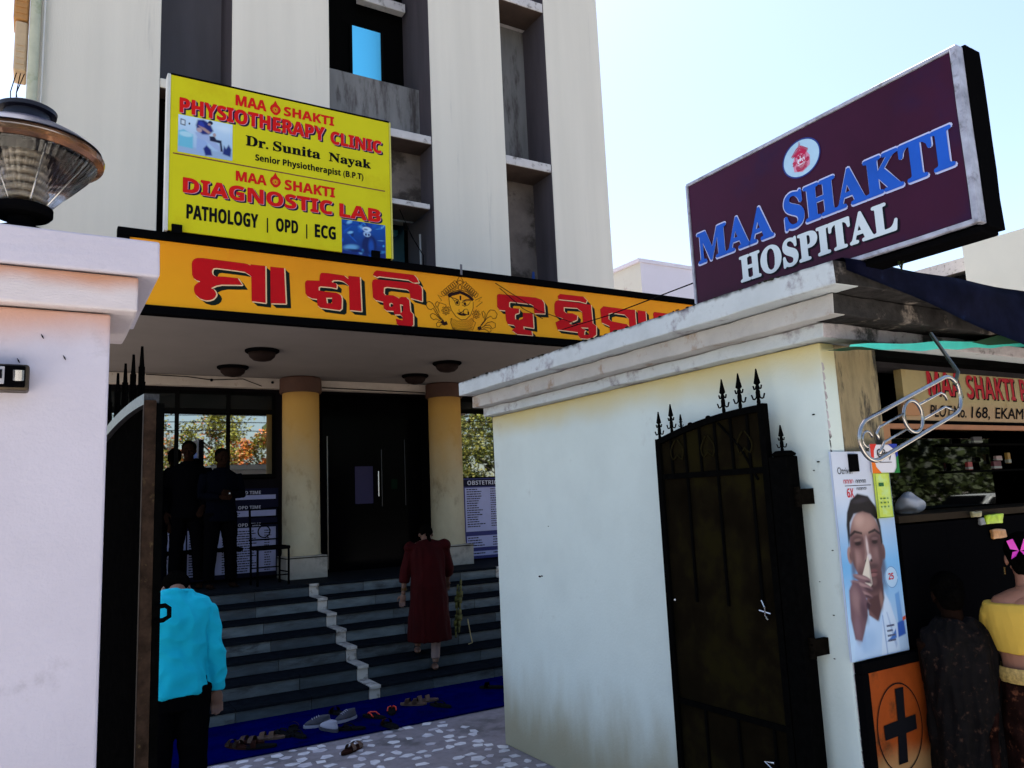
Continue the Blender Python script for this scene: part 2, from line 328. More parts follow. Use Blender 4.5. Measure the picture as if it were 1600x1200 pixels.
EMBLEM = [[5,[[3.769,4.14],[3.773,4.064],[3.797,3.991],[3.85,3.926],[3.911,3.893],[3.974,3.905],[4.032,3.96],[4.067,4.04],[4.07,4.111]]],[26,[[3.762,4.145],[3.804,4.172],[3.86,4.19],[3.909,4.208],[3.957,4.197],[4.02,4.171],[4.071,4.131]]],[6,[[3.759,4.167],[3.833,4.21],[3.91,4.233],[3.994,4.223],[4.069,4.169]]],[6,[[3.803,4.137],[3.836,4.102],[3.871,4.118],[3.904,4.089],[3.889,4.056],[3.855,4.059],[3.836,4.102]]],[15,[[3.881,4.087],[3.876,4.079],[3.866,4.078],[3.861,4.085],[3.867,4.093],[3.876,4.094],[3.881,4.087]]],[6,[[3.925,4.085],[3.968,4.114],[4.046,4.128],[4.009,4.073],[3.959,4.053],[3.928,4.066]]],[15,[[3.975,4.082],[3.97,4.074],[3.96,4.073],[3.956,4.08],[3.961,4.088],[3.971,4.089],[3.975,4.082]]],[6,[[3.789,4.139],[3.857,4.126],[3.892,4.114]]],[6,[[3.933,4.108],[3.99,4.133],[4.039,4.137]]],[14,[[3.913,4.167],[3.912,4.116]]],[5,[[3.891,4.012],[3.887,3.992],[3.907,3.978],[3.935,3.99],[3.947,4.01]]],[5,[[4.005,3.99],[3.998,3.969],[3.982,3.955],[3.963,3.953],[3.947,3.964],[3.942,3.985],[3.949,4.006],[3.965,4.02],[3.985,4.022],[4.0,4.01],[4.005,3.99]]],[16,[[3.879,3.96],[3.92,3.951],[3.969,3.955]]],[8,[[3.862,3.965],[3.921,3.973],[3.99,3.957]]],[14,[[4.002,3.996],[4.007,3.958]]],[4,[[3.716,4.182],[3.724,4.166],[3.723,4.153],[3.714,4.146],[3.7,4.149],[3.687,4.16],[3.679,4.176],[3.68,4.19],[3.689,4.196],[3.703,4.193],[3.716,4.182]]],[4,[[4.128,4.185],[4.112,4.17],[4.098,4.164],[4.088,4.169],[4.089,4.183],[4.098,4.201],[4.113,4.216],[4.128,4.221],[4.137,4.216],[4.137,4.202],[4.128,4.185]]],[4,[[3.739,4.201],[3.746,4.186],[3.745,4.172],[3.736,4.165],[3.722,4.168],[3.709,4.179],[3.701,4.195],[3.702,4.209],[3.711,4.216],[3.725,4.213],[3.739,4.201]]],[4,[[4.107,4.201],[4.092,4.186],[4.077,4.181],[4.068,4.186],[4.068,4.2],[4.077,4.217],[4.092,4.232],[4.107,4.238],[4.116,4.233],[4.116,4.219],[4.107,4.201]]],[4,[[3.761,4.221],[3.768,4.205],[3.767,4.191],[3.758,4.184],[3.744,4.187],[3.731,4.199],[3.723,4.215],[3.724,4.228],[3.733,4.235],[3.747,4.232],[3.761,4.221]]],[4,[[4.086,4.217],[4.071,4.203],[4.056,4.197],[4.047,4.202],[4.047,4.216],[4.057,4.234],[4.072,4.248],[4.087,4.254],[4.096,4.249],[4.096,4.235],[4.086,4.217]]],[4,[[3.783,4.24],[3.791,4.225],[3.79,4.211],[3.78,4.204],[3.766,4.207],[3.753,4.218],[3.745,4.234],[3.746,4.248],[3.755,4.255],[3.769,4.252],[3.783,4.24]]],[4,[[4.066,4.234],[4.051,4.219],[4.036,4.213],[4.027,4.218],[4.027,4.232],[4.036,4.25],[4.051,4.265],[4.066,4.271],[4.075,4.266],[4.075,4.252],[4.066,4.234]]],[4,[[3.805,4.26],[3.813,4.244],[3.812,4.23],[3.803,4.223],[3.789,4.226],[3.775,4.238],[3.767,4.254],[3.768,4.267],[3.778,4.274],[3.792,4.271],[3.805,4.26]]],[4,[[4.045,4.25],[4.03,4.236],[4.015,4.23],[4.006,4.235],[4.006,4.249],[4.016,4.266],[4.03,4.281],[4.045,4.287],[4.054,4.282],[4.054,4.268],[4.045,4.25]]],[4,[[3.828,4.28],[3.835,4.264],[3.834,4.25],[3.825,4.243],[3.811,4.246],[3.797,4.257],[3.79,4.273],[3.791,4.287],[3.8,4.294],[3.814,4.291],[3.828,4.28]]],[4,[[4.024,4.266],[4.01,4.252],[3.995,4.246],[3.986,4.251],[3.986,4.265],[3.995,4.283],[4.01,4.297],[4.025,4.303],[4.034,4.298],[4.034,4.284],[4.024,4.266]]],[4,[[3.85,4.299],[3.858,4.284],[3.857,4.27],[3.847,4.263],[3.833,4.266],[3.82,4.277],[3.812,4.293],[3.813,4.307],[3.822,4.314],[3.836,4.311],[3.85,4.299]]],[4,[[4.004,4.283],[3.989,4.268],[3.974,4.262],[3.965,4.267],[3.965,4.281],[3.975,4.299],[3.989,4.313],[4.004,4.319],[4.013,4.314],[4.013,4.3],[4.004,4.283]]],[4,[[3.873,4.319],[3.88,4.303],[3.879,4.289],[3.87,4.282],[3.856,4.285],[3.842,4.297],[3.834,4.313],[3.835,4.327],[3.845,4.333],[3.859,4.331],[3.873,4.319]]],[4,[[3.984,4.299],[3.969,4.284],[3.954,4.278],[3.945,4.283],[3.945,4.297],[3.954,4.315],[3.969,4.33],[3.984,4.336],[3.993,4.331],[3.993,4.317],[3.984,4.299]]],[3,[[3.743,4.174],[3.748,4.166],[3.747,4.158],[3.742,4.154],[3.735,4.156],[3.727,4.162],[3.723,4.171],[3.724,4.178],[3.729,4.182],[3.736,4.18],[3.743,4.174]]],[3,[[4.078,4.191],[4.07,4.183],[4.062,4.18],[4.057,4.182],[4.057,4.19],[4.062,4.199],[4.07,4.207],[4.078,4.21],[4.083,4.208],[4.083,4.2],[4.078,4.191]]],[3,[[3.766,4.189],[3.77,4.18],[3.769,4.173],[3.764,4.169],[3.757,4.171],[3.75,4.177],[3.745,4.186],[3.746,4.193],[3.751,4.197],[3.758,4.195],[3.766,4.189]]],[3,[[4.059,4.203],[4.05,4.195],[4.042,4.192],[4.038,4.194],[4.038,4.202],[4.043,4.211],[4.051,4.219],[4.059,4.222],[4.064,4.22],[4.064,4.212],[4.059,4.203]]],[3,[[3.788,4.204],[3.792,4.195],[3.792,4.188],[3.787,4.184],[3.779,4.186],[3.772,4.192],[3.768,4.2],[3.768,4.208],[3.773,4.212],[3.781,4.21],[3.788,4.204]]],[3,[[4.039,4.215],[4.031,4.207],[4.023,4.204],[4.018,4.206],[4.018,4.214],[4.023,4.223],[4.031,4.231],[4.039,4.234],[4.044,4.232],[4.044,4.224],[4.039,4.215]]],[3,[[3.81,4.219],[3.814,4.21],[3.814,4.203],[3.809,4.199],[3.801,4.201],[3.794,4.207],[3.79,4.215],[3.79,4.223],[3.795,4.227],[3.803,4.225],[3.81,4.219]]],[3,[[4.019,4.227],[4.011,4.219],[4.003,4.216],[3.999,4.218],[3.999,4.226],[4.004,4.235],[4.012,4.243],[4.02,4.246],[4.025,4.244],[4.024,4.236],[4.019,4.227]]],[3,[[3.833,4.234],[3.837,4.225],[3.836,4.218],[3.831,4.214],[3.824,4.216],[3.816,4.222],[3.812,4.23],[3.813,4.238],[3.818,4.242],[3.825,4.24],[3.833,4.234]]],[3,[[4.0,4.239],[3.992,4.231],[3.984,4.227],[3.979,4.23],[3.979,4.238],[3.984,4.247],[3.992,4.255],[4.0,4.258],[4.005,4.256],[4.005,4.248],[4.0,4.239]]],[3,[[3.855,4.249],[3.859,4.24],[3.859,4.233],[3.854,4.229],[3.846,4.231],[3.839,4.237],[3.834,4.245],[3.835,4.253],[3.84,4.257],[3.848,4.255],[3.855,4.249]]],[3,[[3.981,4.251],[3.973,4.243],[3.965,4.239],[3.96,4.242],[3.96,4.25],[3.965,4.259],[3.973,4.267],[3.981,4.27],[3.986,4.268],[3.986,4.26],[3.981,4.251]]],[3,[[3.878,4.264],[3.882,4.255],[3.881,4.248],[3.876,4.244],[3.869,4.246],[3.861,4.252],[3.857,4.261],[3.857,4.268],[3.862,4.272],[3.87,4.27],[3.878,4.264]]],[3,[[3.961,4.262],[3.953,4.255],[3.945,4.251],[3.94,4.254],[3.94,4.262],[3.945,4.271],[3.953,4.279],[3.961,4.282],[3.966,4.28],[3.966,4.272],[3.961,4.262]]],[5,[[3.932,4.265],[3.927,4.245],[3.916,4.232],[3.904,4.231],[3.894,4.242],[3.89,4.26],[3.895,4.28],[3.906,4.292],[3.919,4.294],[3.929,4.283],[3.932,4.265]]],[4,[[3.945,4.324],[3.938,4.31],[3.922,4.3],[3.903,4.298],[3.887,4.304],[3.882,4.317],[3.888,4.331],[3.905,4.341],[3.924,4.343],[3.939,4.336],[3.945,4.324]]],[6,[[3.864,4.309],[3.917,4.404],[3.962,4.319]]],[5,[[3.922,4.45],[3.919,4.379]]],[4,[[3.687,4.132],[3.633,4.152],[3.679,4.093],[3.651,4.065],[3.731,4.048]]],[4,[[4.096,4.133],[4.184,4.18],[4.138,4.124],[4.188,4.122],[4.107,4.057]]],[4,[[3.783,3.99],[3.776,3.982],[3.763,3.979],[3.752,3.983],[3.752,3.991],[3.763,3.997],[3.777,3.996],[3.783,3.99]]],[4,[[4.155,3.977],[4.149,3.97],[4.135,3.967],[4.125,3.971],[4.125,3.979],[4.136,3.984],[4.149,3.984],[4.155,3.977]]],[4,[[3.766,3.951],[3.756,3.949],[3.745,3.955],[3.741,3.966],[3.748,3.972],[3.759,3.97],[3.767,3.96],[3.766,3.951]]],[4,[[4.138,3.939],[4.128,3.937],[4.118,3.943],[4.115,3.953],[4.121,3.959],[4.132,3.957],[4.14,3.948],[4.138,3.939]]],[4,[[3.727,3.932],[3.719,3.937],[3.718,3.95],[3.724,3.96],[3.733,3.961],[3.738,3.951],[3.735,3.938],[3.727,3.932]]],[4,[[4.101,3.92],[4.094,3.925],[4.092,3.937],[4.098,3.947],[4.107,3.947],[4.112,3.938],[4.109,3.926],[4.101,3.92]]],[4,[[3.69,3.944],[3.689,3.953],[3.697,3.964],[3.709,3.969],[3.715,3.964],[3.711,3.952],[3.7,3.944],[3.69,3.944]]],[4,[[4.066,3.933],[4.065,3.941],[4.073,3.952],[4.084,3.956],[4.09,3.951],[4.086,3.94],[4.075,3.932],[4.066,3.933]]],[4,[[3.675,3.98],[3.682,3.988],[3.696,3.991],[3.706,3.987],[3.706,3.979],[3.695,3.973],[3.681,3.973],[3.675,3.98]]],[4,[[4.052,3.969],[4.058,3.976],[4.072,3.979],[4.082,3.975],[4.082,3.967],[4.071,3.961],[4.058,3.962],[4.052,3.969]]],[4,[[3.692,4.019],[3.702,4.021],[3.713,4.014],[3.717,4.004],[3.71,3.997],[3.699,4.0],[3.691,4.009],[3.692,4.019]]],[4,[[4.069,4.007],[4.078,4.009],[4.089,4.003],[4.092,3.993],[4.086,3.987],[4.075,3.989],[4.067,3.998],[4.069,4.007]]],[4,[[3.731,4.038],[3.739,4.033],[3.74,4.02],[3.734,4.009],[3.725,4.009],[3.72,4.018],[3.723,4.031],[3.731,4.038]]],[4,[[4.106,4.026],[4.113,4.021],[4.115,4.009],[4.109,3.999],[4.1,3.998],[4.095,4.008],[4.098,4.02],[4.106,4.026]]],[4,[[3.768,4.026],[3.769,4.017],[3.761,4.005],[3.749,4.001],[3.743,4.006],[3.747,4.017],[3.758,4.026],[3.768,4.026]]],[4,[[4.141,4.013],[4.142,4.005],[4.134,3.994],[4.122,3.99],[4.116,3.995],[4.121,4.006],[4.132,4.014],[4.141,4.013]]],[6,[[3.737,3.986],[3.733,3.979],[3.725,3.978],[3.721,3.984],[3.725,3.991],[3.733,3.992],[3.737,3.986]]],[6,[[4.112,3.974],[4.107,3.967],[4.099,3.966],[4.095,3.972],[4.099,3.979],[4.108,3.98],[4.112,3.974]]],[5,[[3.723,3.828],[3.664,3.879],[3.606,3.949],[3.575,3.996],[3.547,3.975],[3.515,3.984],[3.492,4.02],[3.504,4.058],[3.537,4.067],[3.57,4.045],[3.608,3.987],[3.646,3.915],[3.698,3.863]]],[5,[[3.71,3.833],[3.657,3.86],[3.604,3.88],[3.577,3.866],[3.545,3.888],[3.539,3.918],[3.566,3.939],[3.606,3.924],[3.664,3.873]]],[5,[[3.703,3.826],[3.656,3.816],[3.641,3.793],[3.615,3.794],[3.606,3.825],[3.63,3.848],[3.677,3.84]]],[5,[[3.615,4.006],[3.603,4.049],[3.624,4.076],[3.65,4.059],[3.629,4.013],[3.647,3.953]]],[5,[[4.11,3.801],[4.169,3.856],[4.238,3.939],[4.29,3.969],[4.317,3.939],[4.354,3.949],[4.375,3.996],[4.344,4.039],[4.286,4.04],[4.248,3.998],[4.215,3.924],[4.155,3.849]]],[5,[[4.131,3.802],[4.212,3.853],[4.27,3.864],[4.305,3.822],[4.342,3.844],[4.344,3.89],[4.301,3.906],[4.243,3.888],[4.183,3.832]]],[5,[[4.139,3.803],[4.217,3.809],[4.259,3.78],[4.285,3.795],[4.283,3.827],[4.233,3.832],[4.182,3.819]]],[5,[[4.208,3.924],[4.218,3.989],[4.198,4.02],[4.176,4.005],[4.194,3.936]]],[30,[[3.671,3.861],[3.703,3.832],[3.738,3.848]]],[30,[[4.118,3.808],[4.161,3.824]]],[2.2,[[3.807,3.894],[3.8,3.885],[3.787,3.884],[3.781,3.892],[3.788,3.901],[3.801,3.902],[3.807,3.894]]],[2.2,[[3.839,3.884],[3.832,3.876],[3.819,3.874],[3.813,3.882],[3.82,3.891],[3.833,3.892],[3.839,3.884]]],[2.2,[[3.871,3.878],[3.865,3.869],[3.851,3.868],[3.845,3.876],[3.852,3.885],[3.865,3.886],[3.871,3.878]]],[2.2,[[3.904,3.875],[3.897,3.867],[3.884,3.866],[3.878,3.873],[3.885,3.882],[3.898,3.883],[3.904,3.875]]],[2.2,[[3.937,3.876],[3.93,3.867],[3.917,3.866],[3.911,3.874],[3.918,3.883],[3.931,3.884],[3.937,3.876]]],[2.2,[[3.97,3.881],[3.963,3.872],[3.95,3.871],[3.944,3.879],[3.951,3.887],[3.964,3.888],[3.97,3.881]]],[2.2,[[4.004,3.889],[3.997,3.88],[3.984,3.879],[3.977,3.887],[3.984,3.895],[3.998,3.897],[4.004,3.889]]],[2.2,[[4.038,3.9],[4.031,3.892],[4.017,3.891],[4.011,3.898],[4.018,3.907],[4.031,3.908],[4.038,3.9]]],[2.2,[[4.072,3.916],[4.065,3.907],[4.051,3.906],[4.045,3.914],[4.052,3.923],[4.065,3.924],[4.072,3.916]]],[2.2,[[3.811,3.866],[3.804,3.857],[3.791,3.856],[3.785,3.864],[3.792,3.873],[3.805,3.874],[3.811,3.866]]],[2.2,[[3.842,3.856],[3.835,3.847],[3.822,3.846],[3.816,3.854],[3.823,3.863],[3.836,3.864],[3.842,3.856]]],[2.2,[[3.873,3.85],[3.866,3.841],[3.853,3.84],[3.847,3.848],[3.854,3.856],[3.867,3.857],[3.873,3.85]]],[2.2,[[3.904,3.847],[3.898,3.838],[3.884,3.837],[3.878,3.845],[3.885,3.854],[3.898,3.855],[3.904,3.847]]],[2.2,[[3.936,3.848],[3.929,3.839],[3.916,3.838],[3.91,3.846],[3.917,3.854],[3.93,3.855],[3.936,3.848]]],[2.2,[[3.968,3.852],[3.961,3.843],[3.948,3.842],[3.941,3.85],[3.948,3.859],[3.962,3.86],[3.968,3.852]]],[2.2,[[4.0,3.86],[3.993,3.851],[3.98,3.85],[3.973,3.858],[3.98,3.867],[3.994,3.868],[4.0,3.86]]],[2.2,[[4.032,3.871],[4.025,3.863],[4.012,3.861],[4.006,3.869],[4.013,3.878],[4.026,3.879],[4.032,3.871]]],[2.2,[[4.065,3.887],[4.058,3.878],[4.044,3.877],[4.038,3.884],[4.045,3.893],[4.059,3.894],[4.065,3.887]]],[2.2,[[3.816,3.838],[3.809,3.829],[3.796,3.828],[3.79,3.836],[3.796,3.845],[3.809,3.846],[3.816,3.838]]],[2.2,[[3.845,3.828],[3.838,3.819],[3.825,3.818],[3.819,3.826],[3.826,3.835],[3.839,3.836],[3.845,3.828]]],[2.2,[[3.875,3.822],[3.868,3.813],[3.855,3.812],[3.849,3.82],[3.855,3.828],[3.869,3.829],[3.875,3.822]]],[2.2,[[3.905,3.819],[3.898,3.81],[3.885,3.809],[3.878,3.817],[3.885,3.825],[3.898,3.826],[3.905,3.819]]],[2.2,[[3.935,3.819],[3.928,3.81],[3.915,3.809],[3.908,3.817],[3.915,3.826],[3.929,3.827],[3.935,3.819]]],[2.2,[[3.965,3.823],[3.958,3.814],[3.945,3.813],[3.939,3.821],[3.946,3.83],[3.959,3.831],[3.965,3.823]]],[2.2,[[3.996,3.831],[3.989,3.822],[3.976,3.821],[3.969,3.829],[3.976,3.838],[3.99,3.839],[3.996,3.831]]],[2.2,[[4.027,3.842],[4.02,3.834],[4.007,3.832],[4.0,3.84],[4.007,3.849],[4.021,3.85],[4.027,3.842]]],[2.2,[[4.058,3.857],[4.051,3.848],[4.038,3.847],[4.031,3.855],[4.038,3.864],[4.052,3.865],[4.058,3.857]]],[2.2,[[3.82,3.81],[3.813,3.802],[3.8,3.801],[3.794,3.808],[3.801,3.817],[3.814,3.818],[3.82,3.81]]],[2.2,[[3.848,3.8],[3.841,3.791],[3.828,3.79],[3.822,3.798],[3.829,3.807],[3.842,3.808],[3.848,3.8]]],[2.2,[[3.876,3.793],[3.87,3.785],[3.856,3.784],[3.85,3.791],[3.857,3.8],[3.87,3.801],[3.876,3.793]]],[2.2,[[3.905,3.79],[3.898,3.782],[3.885,3.781],[3.879,3.788],[3.886,3.797],[3.899,3.798],[3.905,3.79]]],[2.2,[[3.934,3.791],[3.927,3.782],[3.914,3.781],[3.907,3.789],[3.914,3.797],[3.927,3.798],[3.934,3.791]]],[2.2,[[3.963,3.795],[3.956,3.786],[3.943,3.785],[3.936,3.793],[3.943,3.801],[3.956,3.802],[3.963,3.795]]],[2.2,[[3.992,3.802],[3.985,3.793],[3.972,3.792],[3.965,3.8],[3.972,3.809],[3.986,3.81],[3.992,3.802]]],[2.2,[[4.022,3.813],[4.014,3.805],[4.001,3.804],[3.995,3.811],[4.002,3.82],[4.015,3.821],[4.022,3.813]]],[2.2,[[4.051,3.828],[4.044,3.819],[4.031,3.818],[4.024,3.826],[4.032,3.835],[4.045,3.836],[4.051,3.828]]],[2.2,[[3.825,3.789],[3.818,3.78],[3.805,3.779],[3.799,3.787],[3.806,3.795],[3.819,3.796],[3.825,3.789]]],[2.2,[[3.851,3.778],[3.845,3.77],[3.832,3.769],[3.825,3.776],[3.832,3.785],[3.845,3.786],[3.851,3.778]]],[2.2,[[3.878,3.771],[3.872,3.763],[3.858,3.762],[3.852,3.77],[3.859,3.778],[3.872,3.779],[3.878,3.771]]],[2.2,[[3.906,3.768],[3.899,3.76],[3.885,3.759],[3.879,3.766],[3.886,3.775],[3.899,3.776],[3.906,3.768]]],[2.2,[[3.933,3.768],[3.926,3.76],[3.913,3.759],[3.906,3.767],[3.913,3.775],[3.927,3.776],[3.933,3.768]]],[2.2,[[3.96,3.772],[3.954,3.764],[3.94,3.763],[3.934,3.77],[3.941,3.779],[3.954,3.78],[3.96,3.772]]],[2.2,[[3.988,3.78],[3.981,3.771],[3.968,3.77],[3.962,3.778],[3.969,3.786],[3.982,3.787],[3.988,3.78]]],[2.2,[[4.016,3.791],[4.009,3.782],[3.996,3.781],[3.99,3.789],[3.997,3.797],[4.01,3.798],[4.016,3.791]]],[2.2,[[4.045,3.805],[4.038,3.797],[4.024,3.796],[4.018,3.803],[4.025,3.812],[4.038,3.813],[4.045,3.805]]],[4,[[3.794,3.902],[3.779,3.851],[3.804,3.79],[3.857,3.763]]],[4,[[4.031,3.922],[4.092,3.876],[4.046,3.783]]]]
YTEXT = [["MAA",1.491,5.828,0.29,0.104,"r"],["SHAKTI",1.958,5.826,0.514,0.092,"r"],["PHYSIOTHERAPY",0.987,5.643,1.384,0.138,"rs"],["CLINIC",2.437,5.629,0.551,0.129,"rs"],["Dr.",1.589,5.434,0.212,0.102,"kb"],["Sunita",1.851,5.433,0.473,0.099,"kb"],["Nayak",2.417,5.433,0.452,0.094,"kb"],["Senior Physiotherapist (B.P.T)",1.679,5.294,1.104,0.062,"k"],["MAA",1.499,5.055,0.286,0.095,"r"],["SHAKTI",1.965,5.046,0.507,0.098,"r"],["DIAGNOSTIC",1.029,4.86,1.413,0.136,"rs"],["LAB",2.523,4.855,0.44,0.133,"rs"],["PATHOLOGY",1.063,4.608,0.643,0.132,"k"],["|",1.79,4.574,0.01,0.156,"k"],["OPD",1.881,4.605,0.212,0.127,"k"],["|",2.175,4.567,0.01,0.163,"k"],["ECG",2.265,4.598,0.211,0.129,"k"]]
# ------------------------------------------------------------------ shared materials
M_cream = mat('cream_plaster', (.68, .63, .55), .85, var=.05, scale=1.2, bump=.25, bscale=90, dirt=(.47, .44, .40), dscale=1.6, damt=.12, stretch=(2.2, 2.2, .12))
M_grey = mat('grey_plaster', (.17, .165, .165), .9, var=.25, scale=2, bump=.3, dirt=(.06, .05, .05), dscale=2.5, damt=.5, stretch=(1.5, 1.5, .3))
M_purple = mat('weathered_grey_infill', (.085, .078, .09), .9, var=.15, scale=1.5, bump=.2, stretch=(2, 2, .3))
M_slab = mat('white_slab_edge', (.52, .49, .49), .85, var=.08, dirt=(.2, .18, .17), dscale=9, damt=.3, bump=.3)
M_black = mat('black_enamel', (.0025, .0025, .003), .45, bump=.1)
M_blackm = mat('black_matt', (.003, .003, .003), .8)
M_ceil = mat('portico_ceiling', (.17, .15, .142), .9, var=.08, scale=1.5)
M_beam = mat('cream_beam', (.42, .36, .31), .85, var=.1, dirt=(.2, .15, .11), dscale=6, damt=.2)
M_mirror = mat('reflective_window_glass', (.36, .37, .36), .015, metal=1.)
M_blueglass = mat('blue_reflective_glass', (.20, .80, 1.), .35, metal=1.)
M_cyanglass = mat('cyan_reflective_glass', (.35, .85, 1.), .06, metal=1.)
M_darkglass = mat('dark_door_glass', (.0015, .0015, .002), .12, spec=.03)
M_frame = mat('dark_window_frame', (.005, .005, .005), .5)
M_steel = mat('brushed_steel', (.55, .54, .53), .25, metal=1.)
M_navy = mat('navy_print', (.008, .008, .028), .6)
M_white = mat('white_print', (.62, .62, .72), .6, var=.03)
M_ink = mat('black_ink', (.008, .008, .010), .6)
M_col = mat('column_glow_paint', (.40, .36, .25), .8, var=.12, scale=3, bump=.25, dirt=(.24, .21, .14), dscale=3.5, damt=.3, stretch=(1, 1, .6))
zband(M_col, 3.4, 1.8, (.48, .27, .06), .95, 3, .3)  # warm light on the upper column put into its colour
zband(M_col, 3.7, 3.3, (.13, .05, .02), .85, 3, .1)
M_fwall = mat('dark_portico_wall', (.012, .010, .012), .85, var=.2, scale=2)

# ------------------------------------------------------------------ setting: ground, road
def ground():
    bm = bmesh.new(); box(bm, -160, 160, -160, 160, -.5, -.012)
    struct(obj('ground', bm, mat('dusty_ground', (.16, .14, .125), .95, var=.2, scale=.6, bump=.3)))
    bm = bmesh.new(); box(bm, -1.6, 7.6, 2.2, 10.2, -.25, 0)
    fl = struct(obj('courtyard_floor', bm, mat('mauve_terrazzo', (.21, .19, .21), .55, var=.2, scale=14, bump=.15, bscale=120, dirt=(.10, .095, .10), dscale=2, damt=.35)))
    bm = bmesh.new(); box(bm, -60, 60, -13.5, -3.0, -.2, -.004)
    struct(obj('road', bm, mat('asphalt', (.06, .06, .062), .9, var=.2, scale=3, bump=.4)))
    bm = bmesh.new(); box(bm, -14, 9, -2.9, 2.2, -.2, .0)
    struct(obj('unseen_pavement', bm, mat('forecourt_bounce_concrete', (.42, .39, .35), .9, var=.2, scale=2, bump=.3)))  # unseen forecourt, pale tone chosen to bounce sun onto the facade
    # broken-marble chips set in the floor
    mc = [mat('marble_chip_white', (.56, .55, .59), .5, var=.2, scale=20), mat('marble_chip_grey', (.46, .44, .49), .5, var=.15, scale=20), mat('marble_chip_pale', (.64, .63, .66), .5, var=.1, scale=20)]
    rnd = random.Random(3); rest = bmesh.new(); n = 0
    y = 2.4
    while y < 6.6:
        x = -.6 if y < 4.5 else .85
        while x < 3.22:
            jx, jy = x + rnd.uniform(-.035, .035), y + rnd.uniform(-.035, .035)
            a = rnd.uniform(.032, .068); b = rnd.uniform(.03, .062); k = rnd.choice((4, 5, 5, 6)); a0 = rnd.uniform(0, 6.28)
            pts = []
            for i in range(k):
                t = a0 + i * 6.283 / k + rnd.uniform(-.35, .35)
                rr = rnd.uniform(.75, 1.15)
                pts.append((jx + a * rr * math.cos(t), jy + b * rr * math.sin(t), -.004))
            if rnd.random() < .9:
                if y > 4.55 and n < 298:
                    bm = bmesh.new(); prism(bm, pts, Vector((0, 0, rnd.uniform(.0055, .0075))))
                    obj('mosaic_chip', bm, rnd.choice(mc), fl, loc=(jx, jy, 0)); n += 1
                else: prism(rest, pts, Vector((0, 0, .006)))
            x += rnd.uniform(.115, .155)
        y += .135
    r = obj('mosaic_chip_field', rest, mc[0], fl); r['kind'] = 'stuff'
    bm = bmesh.new(); box(bm, .3, 5.6, 6.655, 7.95, .0, .012)
    subd(bm, 3)
    c = obj('blue_carpet', bm, mat('blue_carpet_pile', (.0, .0015, .058), .95, spec=.0, var=.35, scale=6, bump=.6, bscale=250, dirt=(.001, .002, .03), dscale=3, damt=.4), rough_edges=.008)
    c.location.z = .006
    tag(c, 'thin royal blue carpet laid along the foot of the stairs', 'carpet')
ground()

# ------------------------------------------------------------------ hospital building
H = thing('hospital_building', 'tall cream plastered hospital building with vertical piers and dark recesses over a portico', 'building', (3.5, 10.5, 0))
FY = 10.5
TOP = 22.5  # unseen height set so the building's shadow covers the forecourt
for x0, x1 in ((-.22, 1.145), (2.05, 3.44), (5.085, 6.435), (7.35, 8.56)):
    B('pier', M_cream, H, x0, x1, FY, 12.6, 3.95 if x1 < 7 else .0, TOP, bev=.012)
# narrow recess 1 and recess 3
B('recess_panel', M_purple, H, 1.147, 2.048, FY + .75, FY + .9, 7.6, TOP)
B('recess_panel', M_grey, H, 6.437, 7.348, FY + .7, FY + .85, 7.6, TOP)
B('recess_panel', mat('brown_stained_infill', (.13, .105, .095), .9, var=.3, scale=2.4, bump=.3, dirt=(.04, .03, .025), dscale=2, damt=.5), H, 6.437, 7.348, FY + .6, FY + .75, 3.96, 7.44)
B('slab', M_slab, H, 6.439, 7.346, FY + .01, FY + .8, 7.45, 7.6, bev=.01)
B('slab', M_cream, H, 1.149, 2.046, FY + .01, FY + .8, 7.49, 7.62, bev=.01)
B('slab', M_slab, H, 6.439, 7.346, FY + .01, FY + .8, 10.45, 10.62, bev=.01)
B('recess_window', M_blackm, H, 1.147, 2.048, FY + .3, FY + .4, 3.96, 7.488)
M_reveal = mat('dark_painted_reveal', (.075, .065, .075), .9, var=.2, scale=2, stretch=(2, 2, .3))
M_soffshade = mat('shaded_brown_soffit', (.045, .028, .022), .9, var=.3, scale=3)
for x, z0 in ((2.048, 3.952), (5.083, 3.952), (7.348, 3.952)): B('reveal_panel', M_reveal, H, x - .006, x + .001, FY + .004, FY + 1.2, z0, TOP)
for x0, x1, z in ((6.439, 7.34, 7.449), (6.439, 7.34, 10.449), (1.149, 2.04, 7.489), (3.442, 5.075, 7.499), (3.9, 5.015, 6.419)): B('soffit_shade', M_soffshade, H, x0, x1, FY + .02, FY + .6, z - .012, z)  # thin panels carrying the shade under the slabs as a dark colour
# blue tarp roll standing in the right recess
bm = bmesh.new(); tube(bm, [(6.98, FY + .3, 4.5), (7.06, FY + .35, 5.2), (7.10, FY + .36, 5.75)], [.07, .06, .02], 8)
tag(obj('rolled_tarp', bm, mat('blue_tarp', (.01, .05, .22), .6), smooth=True), 'rolled dark blue tarp standing upright in the right recess above the orange board', 'tarp')
# wide recess 2 with windows
B('parapet', M_grey, H, 3.442, 5.083, FY + .42, FY + .56, 7.63, 8.62, bev=.01)
B('slab', M_slab, H, 3.442, 5.083, FY + .01, FY + .9, 7.5, 7.63, bev=.01)
B('recess_panel', MATS['brown_stained_infill'], H, 3.442, 5.083, FY + .45, FY + .6, 6.51, 7.498)
B('sunshade', M_slab, H, 3.9, 5.02, FY + .01, FY + .7, 6.42, 6.5, bev=.006)
B('sunshade', M_slab, H, 4.2, 5.02, FY + .75, FY + .9, 10.18, 10.34, bev=.01)
w = B('recess_window', M_blackm, H, 3.442, 5.083, FY + 1.02, FY + 1.1, 8.3, TOP)
B('pane', M_blueglass, w, 4.155, 4.66, FY + .995, FY + 1.015, 8.6, 9.84)
B('window_frame', M_frame, w, 4.66, 4.70, FY + .97, FY + 1.018, 8.6, 9.86)
